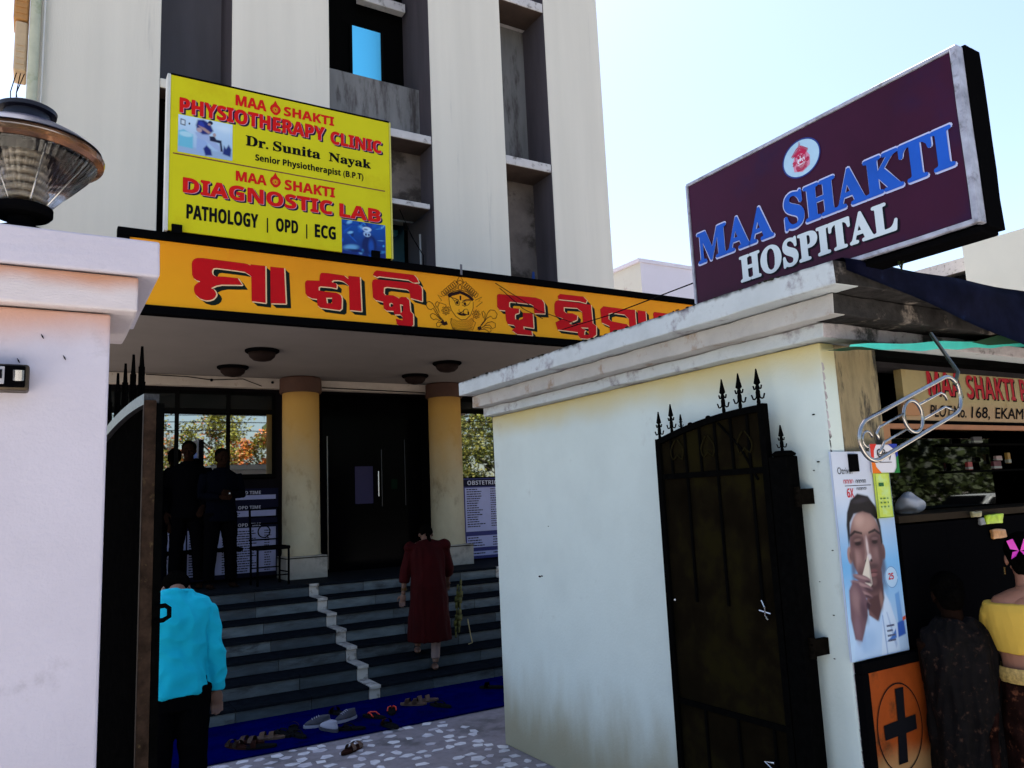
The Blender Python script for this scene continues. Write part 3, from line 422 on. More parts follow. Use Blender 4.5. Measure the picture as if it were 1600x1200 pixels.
B('window_frame', M_frame, w, 4.11, 4.15, FY + .97, FY + 1.018, 8.6, 9.86)
w = B('recess_window', M_blackm, H, 3.442, 5.083, FY + 1.02, FY + 1.1, 3.96, 6.415)
B('pane', M_cyanglass, w, 4.5, 5.0, FY + .995, FY + 1.015, 4.6, 6.27 + .2)
bm = bmesh.new(); tube(bm, [(4.98, FY + .3, 4.3), (4.97, FY + .3, 6.1)], .018, 6)
obj('pipe', bm, mat('grey_pipe', (.25, .25, .25), .5), H)
bm = bmesh.new(); tube(bm, [(4.55, FY + .2, 6.5), (4.75, FY + .1, 5.95), (4.92, FY + .1, 5.7), (4.95, FY + .15, 4.6)], .008, 5)
obj('cable', bm, M_black, H)
# body behind, roof
B('rear_block', M_cream, H, -.215, 8.555, 12.602, 20, 0, TOP - .01)
B('roof_slab', M_cream, H, -.3, 8.65, FY - .1, 20.1, TOP + .003, TOP + .3)
# portico: slab over the stairs, beam, wall, columns
PZ = 3.72; FL = .995
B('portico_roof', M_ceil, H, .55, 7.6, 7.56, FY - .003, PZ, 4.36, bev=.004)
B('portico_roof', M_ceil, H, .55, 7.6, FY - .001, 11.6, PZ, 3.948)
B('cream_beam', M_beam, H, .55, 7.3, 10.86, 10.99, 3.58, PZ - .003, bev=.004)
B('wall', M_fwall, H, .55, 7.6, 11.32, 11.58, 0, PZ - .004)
B('portico_floor', mat('dark_granite', (.009, .011, .014), .4, var=.3, scale=20), H, .3, 7.3, 9.76, 11.31, .0, FL)
B('wall', M_cream, H, 7.35, 8.5, 10.2, 10.49, 0, 3.95)
for cx in (3.07, 5.29):
    bm = bmesh.new(); lathe(bm, [(.262, FL + .30), (.255, FL + .33), (.25, 2.2), (.248, 3.5)], (cx, 10.78, 0), 40)
    c = obj('column', bm, M_col, H, smooth=False); shade_auto(c)
    bm = bmesh.new(); lathe(bm, [(.275, 3.502), (.285, 3.52), (.285, 3.70), (.27, PZ - .004)], (cx, 10.78, 0), 40)
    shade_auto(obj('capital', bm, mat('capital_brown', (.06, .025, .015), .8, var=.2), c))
    bm = bmesh.new(); box(bm, cx - .275, cx + .275, 10.5, 11.0, FL + .001, FL + .296, bev=.008)
    obj('plinth', bm, mat('plinth_tile', (.30, .28, .24), .6, var=.15, dirt=(.12, .11, .1), damt=.4), c)
    B('joint_strip', M_blackm, c, cx - .282, cx + .282, 10.492, 11.0, FL + .27, FL + .282)
# left window band
def glazing(x0, x1, z0, z1, mull, top):
    f = B('window', M_frame, H, x0, x1, 11.25, 11.318, z0 - .06, top)
    xs = [x0 + .03] + mull + [x1 - .03]
    for a, b in zip(xs, xs[1:]):
        B('pane', M_mirror, f, a + .025, b - .025, 11.225, 11.248, z0, z1)
        B('pane', mat('dark_transom_glass', (.01, .012, .012), .1, spec=.4), f, a + .025, b - .025, 11.226, 11.248, z1 + .07, top - .05)
    for a in mull: B('mullion', M_frame, f, a - .025, a + .025, 11.2, 11.249, z0 - .05, top - .01, bev=.004)
    B('mullion', M_frame, f, x0, x1, 11.205, 11.249, z1 + .005, z1 + .065, bev=.004)
    B('sill', M_frame, f, x0, x1, 11.19, 11.249, z0 - .055, z0 - .005, bev=.004)
    return f
glazing(.6, 2.84, 2.42, 3.255, [1.02, 1.53, 2.19], 3.57)
glazing(5.62, 7.2, 2.30, 3.33, [6.42], 3.57)
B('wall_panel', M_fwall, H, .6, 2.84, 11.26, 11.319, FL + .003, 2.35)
# glass entrance door
d = B('entrance_door', M_darkglass, H, 3.5, 5.06, 11.2, 11.23, FL + .004, 3.57)
B('door_frame', M_black, d, 3.38, 3.49, 11.15, 11.3, FL + .004, 3.58)
B('door_frame', M_black, d, 5.07, 5.2, 11.15, 11.3, FL + .004, 3.58)
B('door_frame', MATS.get('dim_metal2') or mat('dim_metal2', (.16, .15, .14), .3, metal=1), d, 3.56, 3.575, 11.17, 11.199, FL + .05, 2.95)
for x, z0, z1 in ((4.33, 2.05, 2.42),):
    bm = bmesh.new(); tube(bm, [(x, 11.12, z0), (x, 11.12, z1)], .012, 8); tube(bm, [(x, 11.12, z0 + .04), (x, 11.2, z0 + .04)], .007, 6); tube(bm, [(x, 11.12, z1 - .04), (x, 11.2, z1 - .04)], .007, 6)
    obj('handle', bm, M_steel, d)
B('door_frame', mat('dim_metal', (.04, .04, .045), .3, metal=1), d, 4.40, 4.412, 11.18, 11.199, 1.9, 2.75)
B('door_frame', MATS['dim_metal'], d, 4.78, 4.79, 11.18, 11.199, 1.9, 2.9)
pl = PX(11.195)
pr('door_notice', mat('dim_blue_notice', (.010, .006, .045), .7), d, lambda bm: rect(bm, pl, 3.99, 1.95, 4.27, 2.5, 0))
pr('door_notice', mat('dim_green_notice', (.004, .012, .007), .7), d, lambda bm: rect(bm, pl, 4.56, 2.15, 4.66, 2.3, 0))
# drain pipe, thin pipe and window shades on the left corner
bm = bmesh.new(); tube(bm, [(-.272, 10.4, 0), (-.272, 10.4, TOP)], .06, 14)
for z in (6.55, 9.5, 3.5): tube(bm, [(-.272, 10.4, z), (-.272, 10.4, z + .1)], .069, 14)
tag(obj('drain_pipe', bm, mat('cream_pvc', (.46, .46, .34), .5, var=.1, dirt=(.3, .32, .2), dscale=3, damt=.3), smooth=False), 'thick pale cream drain pipe running up the left corner of the building', 'pipe'); shade_auto(bpy.data.objects['drain_pipe'])
bm = bmesh.new(); tube(bm, [(-.178, 10.42, 0), (-.178, 10.42, 6.6), (-.188, 10.42, 6.8), (-.178, 10.42, 7), (-.178, 10.42, TOP)], .012, 8)
for z in (6.75, 6.2): sphere(bm, (-.185, 10.41, z), .03)
tag(obj('conduit_pipe', bm, mat('white_pvc', (.6, .58, .55), .5), smooth=True), 'thin white conduit beside the thick drain pipe on the left corner', 'pipe')
for i, (x0, x1, z0, z1, m, lab) in enumerate(((-.50, -.345, 7.93, 8.5, ('ochre_box', (.42, .2, .06)), 'ochre equipment box highest behind the drain pipe'),
                                (-.475, -.345, 7.27, 7.91, ('tan_box', (.5, .36, .22)), 'tan equipment box just below the ochre one behind the drain pipe'),
                                (-.50, -.35, 6.2, 6.72, ('pinkish_box', (.42, .33, .34)), 'small pinkish equipment box lowest behind the drain pipe'))):
    bm = bmesh.new(); box(bm, x0, x1, 10.42, 10.8, z0, z1, bev=.02)
    for k in range(4): box(bm, x0 + .02, x1 - .02, 10.412, 10.419, z0 + .08 + k * .08, z0 + .11 + k * .08)
    tag(obj('equipment_box', bm, mat(m[0], m[1], .7, var=.12)), lab, 'box', 'equipment boxes behind the drain pipe')
bm = bmesh.new()
for a, b in ((-.47, 0), (-.43, .02), (-.39, -.02)): tube(bm, [(a + .03, 10.5, 7.27), (a - .02 + b, 10.48, 7.0), (a, 10.5, 6.7)], .006, 5)
tag(obj('loose_cables', bm, M_ink), 'thin loose cables hanging between the boxes behind the drain pipe', 'cable')

# ceiling lamps
M_lampd = mat('dark_lamp_bowl', (.016, .010, .009), .35)
for i, (x, y, lab) in enumerate(((2.11, 8.95, 'dark ceiling lamp at the front left of the portico ceiling, largest in the photo'), (2.02, 10.1, 'dark ceiling lamp behind the front left one, nearer the left window'),
                      (4.5, 9.05, 'dark ceiling lamp at the front right of the portico ceiling'), (4.51, 10.1, 'dark ceiling lamp nearest the right column'))):
    t = thing('ceiling_lamp', lab, 'lamp', (x, y, PZ), 'lamps on the portico ceiling')
    bm = bmesh.new(); lathe(bm, [(.19, -.002), (.19, -.02), (.17, -.035)], (x, y, PZ), 28); shade_auto(obj('rim', bm, M_black, t))
    bm = bmesh.new(); lathe(bm, [(.155, -.036), (.14, -.08), (.10, -.115), (.04, -.13)], (x, y, PZ), 28); obj('bowl', bm, M_lampd, t, smooth=True)
# a sagging cable under the beam
bm = bmesh.new(); tube(bm, [(1.1, 10.84, 3.7), (1.6, 10.84, 3.69), (1.9, 10.84, 3.66), (2.3, 10.84, 3.69), (2.55, 10.84, 3.6)], .006, 5)
for x in (1.9, 2.7): sphere(bm, (x, 10.85, 3.66), .02)
tag(obj('cable', bm, M_ink), 'thin dark cable sagging along the cream beam above the left window', 'cable')
bm = bmesh.new(); tube(bm, [(3.4, 10.85, 3.61), (5.0, 10.85, 3.59)], .008, 5)
tag(obj('cable', bm, M_ink), 'thin cable running along the beam between the two columns', 'cable')

# ------------------------------------------------------------------ staircase
S = thing('staircase', 'seven wide dark grey stone steps with white marker tiles leading up to the portico', 'staircase', (3.3, 7.7, 0))
ys = [7.735, 8.075, 8.41, 8.745, 9.08, 9.415, 9.75]; RI = FL / 7
M_tread = mat('tread_granite', (.007, .009, .012), .5, var=.35, scale=14, bump=.1)
M_ris = [mat('riser_slate_a', (.062, .08, .092), .5, var=.35, scale=5, bump=.25, bscale=30, dirt=(.025, .03, .035), dscale=2.2, damt=.42, stretch=(1, 1, 3)), mat('riser_slate_b', (.095, .12, .132), .5, var=.35, scale=5, bump=.25, bscale=30, dirt=(.025, .03, .035), dscale=2.2, damt=.42, stretch=(1, 1, 3)), mat('riser_slate_c', (.035, .05, .062), .5, var=.35, scale=5, bump=.25, bscale=30, dirt=(.025, .03, .035), dscale=2.2, damt=.42, stretch=(1, 1, 3))]
M_wt = mat('white_marker_tile', (.42, .40, .37), .5, var=.2, dirt=(.16, .145, .13), dscale=9, damt=.5)
rnd = random.Random(11)
for i, y in enumerate(ys):
    z0, z1 = i * RI, (i + 1) * RI
    bm = bmesh.new(); box(bm, .3, 5.56, y + .022, (ys[i + 1] + .02 if i < 6 else 9.775), 0.0 if i == 0 else z0 - .02, z1 - .03)
    st = obj('step', bm, mat('step_core', (.03, .03, .035), .8), S)
    for (a, b) in ((.3, 2.868), (2.99, 5.5)):
        n = 4; e = [a + (b - a) * k / n + (rnd.uniform(-.08, .08) if 0 < k < n else 0) for k in range(n + 1)]
        for k in range(n):
            B('riser_tile', rnd.choice(M_ris), st, e[k] + .003, e[k + 1] - .003, y, y + .02, z0 + .001, z1 - .032, bev=.002)
            B('tread_tile', M_tread, st, e[k] + .0025, e[k + 1] - .0025, y - .022, (ys[i + 1] - .001 if i < 6 else 9.758), z1 - .029, z1 - .001, bev=.004)
    for (a, b) in ((2.872, 2.986), (5.504, 5.61)):
        B('marker_tile', M_wt, st, a, b, y - .003, y + .019, z0 + .001, z1 - .032, bev=.003)
        B('marker_tile', M_wt, st, a, b, y - .03, (ys[i + 1] - .004 if i < 6 else 9.758), z1 - .028, z1 + .003, bev=.003)

# ------------------------------------------------------------------ orange name board
OB = thing('orange_name_board', 'long orange board over the portico with big red Odia lettering and a goddess face emblem', 'sign board', (4, 7.5, 3.7))
X0, X1 = .50, 7.5
M_or = mat('orange_paint', (.80, .285, .008), .55, var=.08, scale=1.3, dirt=(.78, .20, .008), dscale=.8, damt=.35)
zband(M_or, 3.7, 4.5, (.84, .40, .010), .55, 1, .2)
B('board', M_or, OB, .60, X1, 7.485, 7.555, 3.775, 4.385)
B('frame', M_black, OB, X0, X1 + .05, 7.46, 7.56, 4.388, 4.465, bev=.006)
B('frame', M_black, OB, .62, X1 + .05, 7.46, 7.56, 3.69, 3.772, bev=.006)
B('frame', M_black, OB, X0, .598, 7.462, 7.558, 3.9, 4.386, bev=.004)
pl = PX(7.4835)
M_red = mat('red_paint', (.50, .003, .006), .5, var=.08, scale=4)
M_gsh = mat('dark_green_shadow_paint', (.004, .010, .006), .6)
M_cr = mat('cream_outline_paint', (.80, .52, .28), .6)
def shift(p, a, b): return [(x + a, z + b) for x, z in p]
def inlet(pts, w): return pts
DX, DZ = .052, -.042
def glyph_shadow(bm):
    for g, hs in GLYPH:
        for k in range(1, 8): flat(bm, pl, shift(g, DX * k / 7, DZ * k / 7), .1 + k * .08, [shift(h, DX * k / 7, DZ * k / 7) for h in hs])
def glyph_cream(bm):
    for g, hs in GLYPH:
        for k, (a, b) in enumerate(((.009, -.007), (.013, -.003), (.007, -.011))): flat(bm, pl, shift(g, a, b), 1.0 + k * .1, [shift(h, a, b) for h in hs])
def glyph_red(bm):
    for g, hs in GLYPH: flat(bm, pl, g, 1.6, hs)
pr('letter_shadow', M_gsh, OB, glyph_shadow); pr('letter_outline', M_cr, OB, glyph_cream); pr('lettering', M_red, OB, glyph_red)
M_face = mat('emblem_yellow', (.82, .36, .012), .6)
pr('emblem_face', M_face, OB, lambda bm: flat(bm, pl, [p for p in EMBLEM[0][1]], .6))
M_el = mat('emblem_line_paint', (.022, .006, .004), .6)
pr('emblem_lines', M_el, OB, lambda bm: [ribbon(bm, pl, p, w * .00135, 1.0 + i * .01) for i, (w, p) in enumerate(EMBLEM)])
B('emblem_finial', mat('grey_tip', (.12, .11, .12), .6), OB, *(lambda c: (c - .012, c + .012))(EMBLEM[0][1][0][0] + .15), 7.45, 7.459, 4.40, 4.52)

# ------------------------------------------------------------------ yellow clinic board
YB = thing('yellow_clinic_board', 'yellow framed physiotherapy and diagnostic lab board standing above the orange board', 'sign board', (2, 7.5, 4.47))
M_ye = mat('yellow_vinyl', (.62, .56, .008), .45, var=.05, scale=1.5, dirt=(.57, .48, .006), dscale=1.2, damt=.3)
B('board', M_ye, YB, .905, 3.082, 7.425, 7.53, 4.476, 5.995)
M_alu = mat('pale_frame', (.55, .54, .50), .5, var=.1)
B('frame', M_alu, YB, .875, .903, 7.418, 7.54, 4.47, 6.0); B('frame', mat('yellow_trim', (.5, .46, .1), .5), YB, 3.084, 3.1, 7.418, 7.54, 4.47, 6.0)
B('frame', M_black, YB, .903, 3.084, 7.42, 7.54, 5.997, 6.012)
B('frame', M_black, YB, .905, 3.082, 7.44, 7.54, 4.462, 4.474)
for x in (.98, 2.9): B('bracket', M_black, YB, x - .045, x + .045, 7.40, 7.423, 4.45, 4.53)
for x in (1.0, 2.0, 2.95): 
    bm = bmesh.new(); tube(bm, [(x, 7.56, 4.46), (x, 7.56, 5.9)], .02, 6); (tube(bm, [(x, 7.56, 5.6), (x, 10.4, 6.4)], .018, 6) if 1.5 < x < 2.5 else None); obj('support_post', bm, M_black, YB)
pl = PX(7.4235)
M_yr = mat('red_vinyl', (.60, .008, .006), .5); M_ysh = mat('navy_vinyl_shadow', (.012, .01, .035), .5); M_pk = mat('pink_vinyl_edge', (.62, .25, .33), .5)
for (s, a, b, w, h, st) in YTEXT:
    style = 'serif' if st == 'kb' else 'sans'; off = {'r': .022, 'rs': .024, 'kb': .02, 'k': .015}[st]
    if st == 'kb': h *= 1.0
    if st == 'rs':
        pr('letter_shadow', M_ysh, YB, lambda bm: [text(bm, pl, s, a + .022 * k / 3, b - .017 * k / 3, w, h, .4 + k * .1, style, off) for k in (1, 2, 3)])
        pr('letter_outline', M_pk, YB, lambda bm: text(bm, pl, s, a + .006, b - .004, w, h, 1.0, style, off))
    if s == '|': pr('divider', M_ink, YB, lambda bm: rect(bm, pl, a, b, a + .012, b + .15, 1)); continue
    pr('lettering', M_ink if st[0] == 'k' else M_yr, YB, lambda bm: text(bm, pl, s, a, b, w, h, 1.5, style, off))
pr('divider', mat('brown_line', (.16, .03, .01), .5), YB, lambda bm: ribbon(bm, pl, [(.935, 5.222), (3.023, 5.208)], .012, 1))
for zc in (5.81, 5.05):
    def drop(bm, k=1., l=1.):
        pts = [(.055 * k, .06), (.045 * k, .03), (.015, .0), (-.015, .0), (-.045 * k, .03), (-.055 * k, .06), (-.045 * k, .09), (-.02, .115), (0, .155 * k), (.02, .115), (.045 * k, .09)]
        flat(bm, pl, [(1.872 + p, zc + q) for p, q in pts], l)
    pr('emblem', M_yr, YB, lambda bm: drop(bm))
    def em(bm):
        for k in range(10):
            a = k * .628; ribbon(bm, pl, ellipse(1.872 + .02 * math.cos(a), zc + .055 + .02 * math.sin(a), .008, .008, 7), .0025, 1.6)
        ribbon(bm, pl, ellipse(1.872, zc + .055, .012, .014, 10), .004, 1.7)
    pr('emblem_lines', M_ye, YB, em)
# photo prints on the board
C = lambda n, c: mat('print_' + n, c, .5)
def print_physio(P):
    import numpy as np
    def base(U, V_): return np.stack([.30 + .22 * V_, .46 + .22 * V_, .68 + .16 * V_], -1)
    D = (.012, .02, .16); K = (.01, .012, .04); S = (.40, .26, .24)
    ops = [('p', [(0, 0), (1, 0), (1, .22), (.5, .16), (0, .2)], .02, (.30, .42, .62), 1), ('p', [(0, .16), (.27, .14), (.27, .52), (.1, .62), (0, .56)], .02, (.12, .46, .62), .9), ('e', .14, .5, .12, .07, 0, .3, (.45, .68, .8), .8),
           ('p', [(.04, .9), (.13, .88), (.13, .72), (.04, .74)], .01, K, 1), ('p', [(.055, .87), (.115, .86), (.115, .75), (.055, .76)], .01, (.55, .65, .75), 1), ('e', .2, .8, .015, .03, 0, .4, K, 1),
           ('p', [(.33, .1), (.5, .04), (.54, .36), (.44, .5), (.34, .46)], .02, (.28, .40, .68), 1), ('p', [(.30, .6), (.5, .66), (.74, .36), (.90, .2), (.86, .14), (.68, .24), (.5, .42), (.36, .44)], .02, (.33, .42, .66), 1),
           ('p', [(.35, .95), (.46, .98), (.58, .9), (.64, .72), (.56, .6), (.44, .58), (.34, .66), (.32, .8)], .025, D, 1), ('e', .42, .83, .05, .1, 20, .4, (.03, .05, .34), .9), ('e', .585, .93, .045, .055, 0, .2, K, 1), ('e', .565, .88, .03, .03, 0, .3, S, 1),
           ('p', [(.36, .80), (.42, .72), (.55, .62), (.6, .66), (.48, .76)], .02, S, 1), ('e', .38, .68, .05, .06, 0, .3, (.42, .3, .32), 1), ('p', [(.5, .02), (.62, .05), (.6, .2), (.52, .3), (.46, .2)], .02, D, 1),
           ('p', [(.57, .56), (.66, .58), (.70, .5), (.79, .5), (.82, .2), (.78, .2), (.76, .42), (.58, .44)], .015, K, 1), ('p', [(.82, .14), (.96, .1), (.98, .3), (.93, .42), (.88, .3), (.84, .38)], .02, (.015, .03, .16), 1), ('e', .66, .62, .03, .05, 0, .3, S, .9),
           ('e', .85, .85, .15, .1, 0, .8, (.62, .74, .86), .7)]
    paint('picture_print', P, pl, .975, 5.245, .488, .37, 96, 74, base, ops)
def print_lab(P):
    import numpy as np
    rg_ = np.random.RandomState(4)
    def base(U, V_):
        c = np.zeros(U.shape + (3,)); c[..., 0] = .006; c[..., 1] = .02 + .05 * V_; c[..., 2] = .14 + .2 * V_
        return c
    ops = []
    for k in range(44):
        c = [(.004, .01, .06), (.01, .10, .5), (.06, .34, .75), (.008, .04, .30), (.2, .5, .8)][rg_.randint(5)]
        ops.append(('e', rg_.rand(), rg_.rand(), rg_.uniform(.02, .12), rg_.uniform(.01, .06), rg_.uniform(-60, 60), .5, c, rg_.uniform(.4, .9)))
    ops += [('e', .62, .34, .17, .30, -10, .2, (.005, .015, .10), 1), ('e', .66, .3, .06, .2, 0, .6, (.01, .08, .42), .8), ('e', .57, .66, .085, .085, 0, .2, (.28, .42, .66), 1), ('e', .57, .80, .10, .07, 0, .2, (.5, .66, .84), 1), ('e', .54, .79, .05, .03, 0, .5, (.02, .08, .3), .8),
            ('e', .545, .64, .02, .04, 0, .3, (.01, .02, .1), 1), ('e', .61, .64, .02, .035, 0, .3, (.01, .02, .1), 1), ('e', .2, .2, .16, .08, 10, .5, (.14, .40, .72), .8), ('e', .3, .12, .22, .04, 0, .5, (.004, .01, .08), .9)]
    paint('picture_print', P, pl, 2.543, 4.466, .475, .362, 84, 64, base, ops)
print_physio(YB); print_lab(YB)

# ------------------------------------------------------------------ notice boards in the portico
def rows(bm, pl, x0, x1, z0, z1, n, l, rnd, cols=((0, .55), (.75, .95)), t=.4):
    for k in range(n):
        z = z1 - (k + .7) * (z1 - z0) / n; hh = (z1 - z0) / n * t
        for a, b in cols:
            e = b - rnd.uniform(0, (b - a) * .45); u = a
            while u < e:
                wd_ = rnd.uniform(.03, .11) * (1 if b - a > .3 else .6); rect(bm, pl, x0 + (x1 - x0) * u, z, x0 + (x1 - x0) * min(u + wd_, e), z + hh, l); u += wd_ + .012
nb = thing('opd_notice_board', 'white and navy OPD TIME notice board on the wall behind the standing men', 'notice board', (2, 11.2, FL))
B('panel', M_navy, nb, .75, 2.86, 11.17, 11.2, 1.03, 2.22)
pl = PX(11.168); rnd = random.Random(21)
M_wp = mat('lilac_white_panel', (.42, .44, .70), .6, var=.06)
hdr = [(2.16, 2.06), (1.95, 1.83), (1.72, 1.08)]
for (zt, zb) in hdr:
    for (a, b) in ((.80, 1.22), (1.24, 1.66), (1.68, 2.825)):
        pr('notice_panel', M_wp, nb, lambda bm: rect(bm, pl, a, zb + .01, b, zt - .03, .4))
for z in (2.155, 1.955, 1.72):
    for (a, s, w_) in ((2.32, 'OPD TIME', .30), (2.02, 'SPECIALIST', .22) if z < 1.8 else (2.0, 'SURGERY', .2), (1.3, 'OPD TIME', .28)):
        pr('lettering', M_white, nb, lambda bm: text(bm, pl, s, a, z - .012, w_, .042, 1, 'sans'))
pr('small_print', M_ink, nb, lambda bm: [rows(bm, pl, a, b, 1.1, 1.66, 17, .9, rnd) for a, b in ((1.7, 2.25), (2.28, 2.8), (1.26, 1.64), (.82, 1.2))] + [rows(bm, pl, 2.2, 2.6, 1.85, 1.9, 2, .9, rnd, ((0, .4),))] + [rows(bm, pl, 2.2, 2.6, 2.08, 2.12, 1, .9, rnd, ((0, .4),))])
pr('panel_stripe', M_navy, nb, lambda bm: [rect(bm, pl, .8, 1.39, 1.66, 1.43, 1.1), rect(bm, pl, 1.7, 1.40, 2.25, 1.43, 1.1)])
ob = thing('obstetrics_notice_board', 'tall navy and white OBSTETRICS price board on the wall right of the right column', 'notice board', (6.2, 11.2, FL))
B('panel', mat('blue_board', (.02, .025, .16), .6), ob, 5.72, 6.95, 11.16, 11.2, FL + .02, 2.28)
pl = PX(11.158)
for (a, b, c_, d_) in ((5.79, 1.44, 6.9, 2.13), (5.80, 1.19, 6.9, 1.37), (5.80, 1.06, 6.9, 1.13)):
    pr('notice_panel', M_wp, ob, lambda bm: rect(bm, pl, a, b, c_, d_, .4))
pr('header', M_navy, ob, lambda bm: rect(bm, pl, 5.76, 2.15, 6.92, 2.26, .3)); pr('lettering', M_white, ob, lambda bm: text(bm, pl, 'OBSTETRICS', 5.84, 2.175, .60, .065, 1, 'sans'))
pr('small_print', M_ink, ob, lambda bm: (rows(bm, pl, 5.82, 6.42, 1.5, 2.12, 17, .9, rnd, ((0, .55), (.72, .98))), rows(bm, pl, 5.82, 6.42, 1.2, 1.36, 4, .9, rnd), rows(bm, pl, 5.82, 6.42, 1.075, 1.12, 1, .9, rnd)))

# chair with a ring in its back
ch = thing('steel_chair', 'black steel frame chair with a ring in its slatted back, standing by the left column', 'chair', (2.55, 10.3, FL))
def chair():
    z = FL; x0, x1, y0, y1 = 2.30, 2.66, 10.02, 10.42
    B('seat', M_black, ch, x0, x1 + .06, y0, y1, z + .43, z + .475, bev=.015)
    for (x, y, zt) in ((x0 + .02, y1 - .02, .95), (x1 + .02, y1 - .02, .95), (x0 + .02, y0 + .02, .43), (x1 + .04, y0 + .02, .43)):
        bm = bmesh.new(); tube(bm, [(x, y, z), (x, y, z + .45)] + ([(x - .01, y + .04, z + zt)] if zt > .5 else []), .014, 8); obj('leg', bm, M_black, ch, smooth=True)
    for zz in (.93, .84, .75, .55):
        bm = bmesh.new(); tube(bm, [(x0 + .0, y1 + .015, z + zz), (x1 + .02, y1 + .015, z + zz + (.02 if zz > .9 else 0))], .011, 6); obj('back_rail', bm, M_black, ch)
    bm = bmesh.new(); tube(bm, [(2.49 + .075 * math.cos(k * math.pi / 10), y1 + .012, z + .65 + .075 * math.sin(k * math.pi / 10)) for k in range(20)], .008, 6, closed=True); obj('back_ring', bm, M_black, ch)
    for (a, b) in (((x0 + .02, y0 + .02, z + .12), (x1 + .04, y0 + .02, z + .12)), ((x0 + .02, y1 - .02, z + .2), (x1 + .02, y1 - .02, z + .2)), ((x1 + .04, y0 + .02, z + .15), (x1 + .02, y1 - .02, z + .15))):
        bm = bmesh.new(); tube(bm, [a, b], .009, 6); obj('stretcher', bm, M_black, ch)
chair()
bm = bmesh.new(); box(bm, .9, 2.3, 10.75, 11.05, FL + .41, FL + .455, bev=.01)
for x in (1.0, 1.6, 2.2):
    for y in (10.8, 11.0): box(bm, x - .02, x + .02, y - .02, y + .02, FL, FL + .409)
tag(obj('waiting_bench', bm, M_black), 'low black waiting bench against the notice board behind the men', 'bench')
# ------------------------------------------------------------------ left gate pillar with cap
M_lav = mat('lilac_white_plaster', (.50, .465, .54), .85, var=.05, scale=3, bump=.25, bscale=70, dirt=(.36, .33, .38), dscale=3, damt=.14)
M_lav2 = mat('lilac_white_cap', (.48, .45, .53), .85, var=.05, scale=3, bump=.25, bscale=60, dirt=(.42, .39, .45), dscale=5, damt=.1)
M_band = mat('rust_stained_moulding', (.56, .50, .52), .85, var=.08, scale=4, bump=.3, dirt=(.46, .30, .22), dscale=4, damt=.25, stretch=(1, 1, 3))
zband(M_band, 2.66, 2.59, (.46, .20, .10), .95, 5, .03, (1, 1, 1))
zband(M_lav, 2.545, 2.40, (.50, .25, .16), .9, 4, .06, (1, 1, .6))
LP = thing('left_gate_pillar', 'lilac white gate pillar with a stepped cap at the left edge of the photo', 'pillar', (-.3, 3.0, 0))
def rough_box(name, m, parent, *d, bev=.008, amp=.0035, cuts=3):
    bm = bmesh.new(); box(bm, *d, bev=bev); subd(bm, cuts)
    for v in bm.verts: v.co += noise.noise_vector(v.co * 6) * amp + noise.noise_vector(v.co * 31) * amp * .35
    return obj(name, bm, m, parent, smooth=False)
rough_box('shaft', M_lav, LP, -1.3, .170, 2.7, 3.03, 0, 2.535, amp=.002)
rough_box('moulding', M_band, LP, -1.35, .243, 2.665, 3.2, 2.54, 2.655)
rough_box('cap', M_lav2, LP, -1.4, .303, 2.66, 3.48, 2.66, 2.78)
bm = bmesh.new()
for (x, z) in ((-.012, 2.452), (.048, 2.39), (-.07, 2.375)):
    tube(bm, [(x - .004, 2.698, z + .006), (x, 2.697, z - .002), (x + .003, 2.698, z - .008)], [.0006, .0022, .0008], 5)
obj('paint_chips', bm, M_ink, LP)
# small meter on the pillar
mt = thing('door_meter', 'small black and brass meter box fixed on the face of the left pillar', 'meter', (-.1, 2.66, 2.32))
B('housing', mat('old_brass', (.09, .065, .04), .5, metal=.6, var=.4, scale=20, dirt=(.01, .01, .01)), mt, -.2, -.04, 2.63, 2.697, 2.275, 2.352, bev=.008)
B('cover', M_black, mt, -.19, -.05, 2.617, 2.629, 2.283, 2.345, bev=.004)
B('window', mat('pale_plastic', (.35, .34, .36), .3), mt, -.145, -.10, 2.609, 2.616, 2.29, 2.34, bev=.002)
B('dial', M_ink, mt, -.14, -.106, 2.605, 2.608, 2.305, 2.33)
bm = bmesh.new(); tube(bm, [(-.066, 2.609, 2.30), (-.066, 2.603, 2.33)], .014, 10); obj('knob', bm, M_steel, mt)
# lamp on the cap
lx, ly, lz = -.083, 2.79, 2.78
LT = thing('pillar_lamp', 'big bell shaped bronze and clear glass lantern standing on the left pillar cap', 'lamp', (lx, ly, lz))
def lat(name, prof, m, seg=48, cap=True):
    bm = bmesh.new(); lathe(bm, prof, (lx, ly, lz), seg, cap); o = obj(name, bm, m, LT); shade_auto(o, 35); return o
lat('base', [(.090, .0), (.090, .02), (.06, .035), (.04, .045), (.04, .072), (.082, .078), (.090, .088), (.090, .112), (.074, .118)], M_black)
M_clear = mat('ribbed_clear_glass', (.95, .95, .95), .04, trans=1., ior=1.18)
M_bronze = mat('smoked_bronze_dome', (.40, .20, .10), .08, spec=1., trans=.75, ior=1.35, var=.6, scale=14)
bm = bmesh.new(); seg = 120; prof = [(.074, .118), (.10, .15), (.145, .20), (.19, .255), (.214, .29)]
RR = [[bm.verts.new((lx + (r + (.0022 if k % 2 else 0)) * math.cos(k * 2 * math.pi / seg), ly + (r + (.0022 if k % 2 else 0)) * math.sin(k * 2 * math.pi / seg), lz + z)) for k in range(seg)] for r, z in prof]
for A, Bq in zip(RR, RR[1:]):
    for k in range(seg): bm.faces.new((A[k], A[(k + 1) % seg], Bq[(k + 1) % seg], Bq[k]))
bmesh.ops.solidify(bm, geom=bm.faces[:], thickness=.002)
obj('glass_bowl', bm, M_clear, LT)
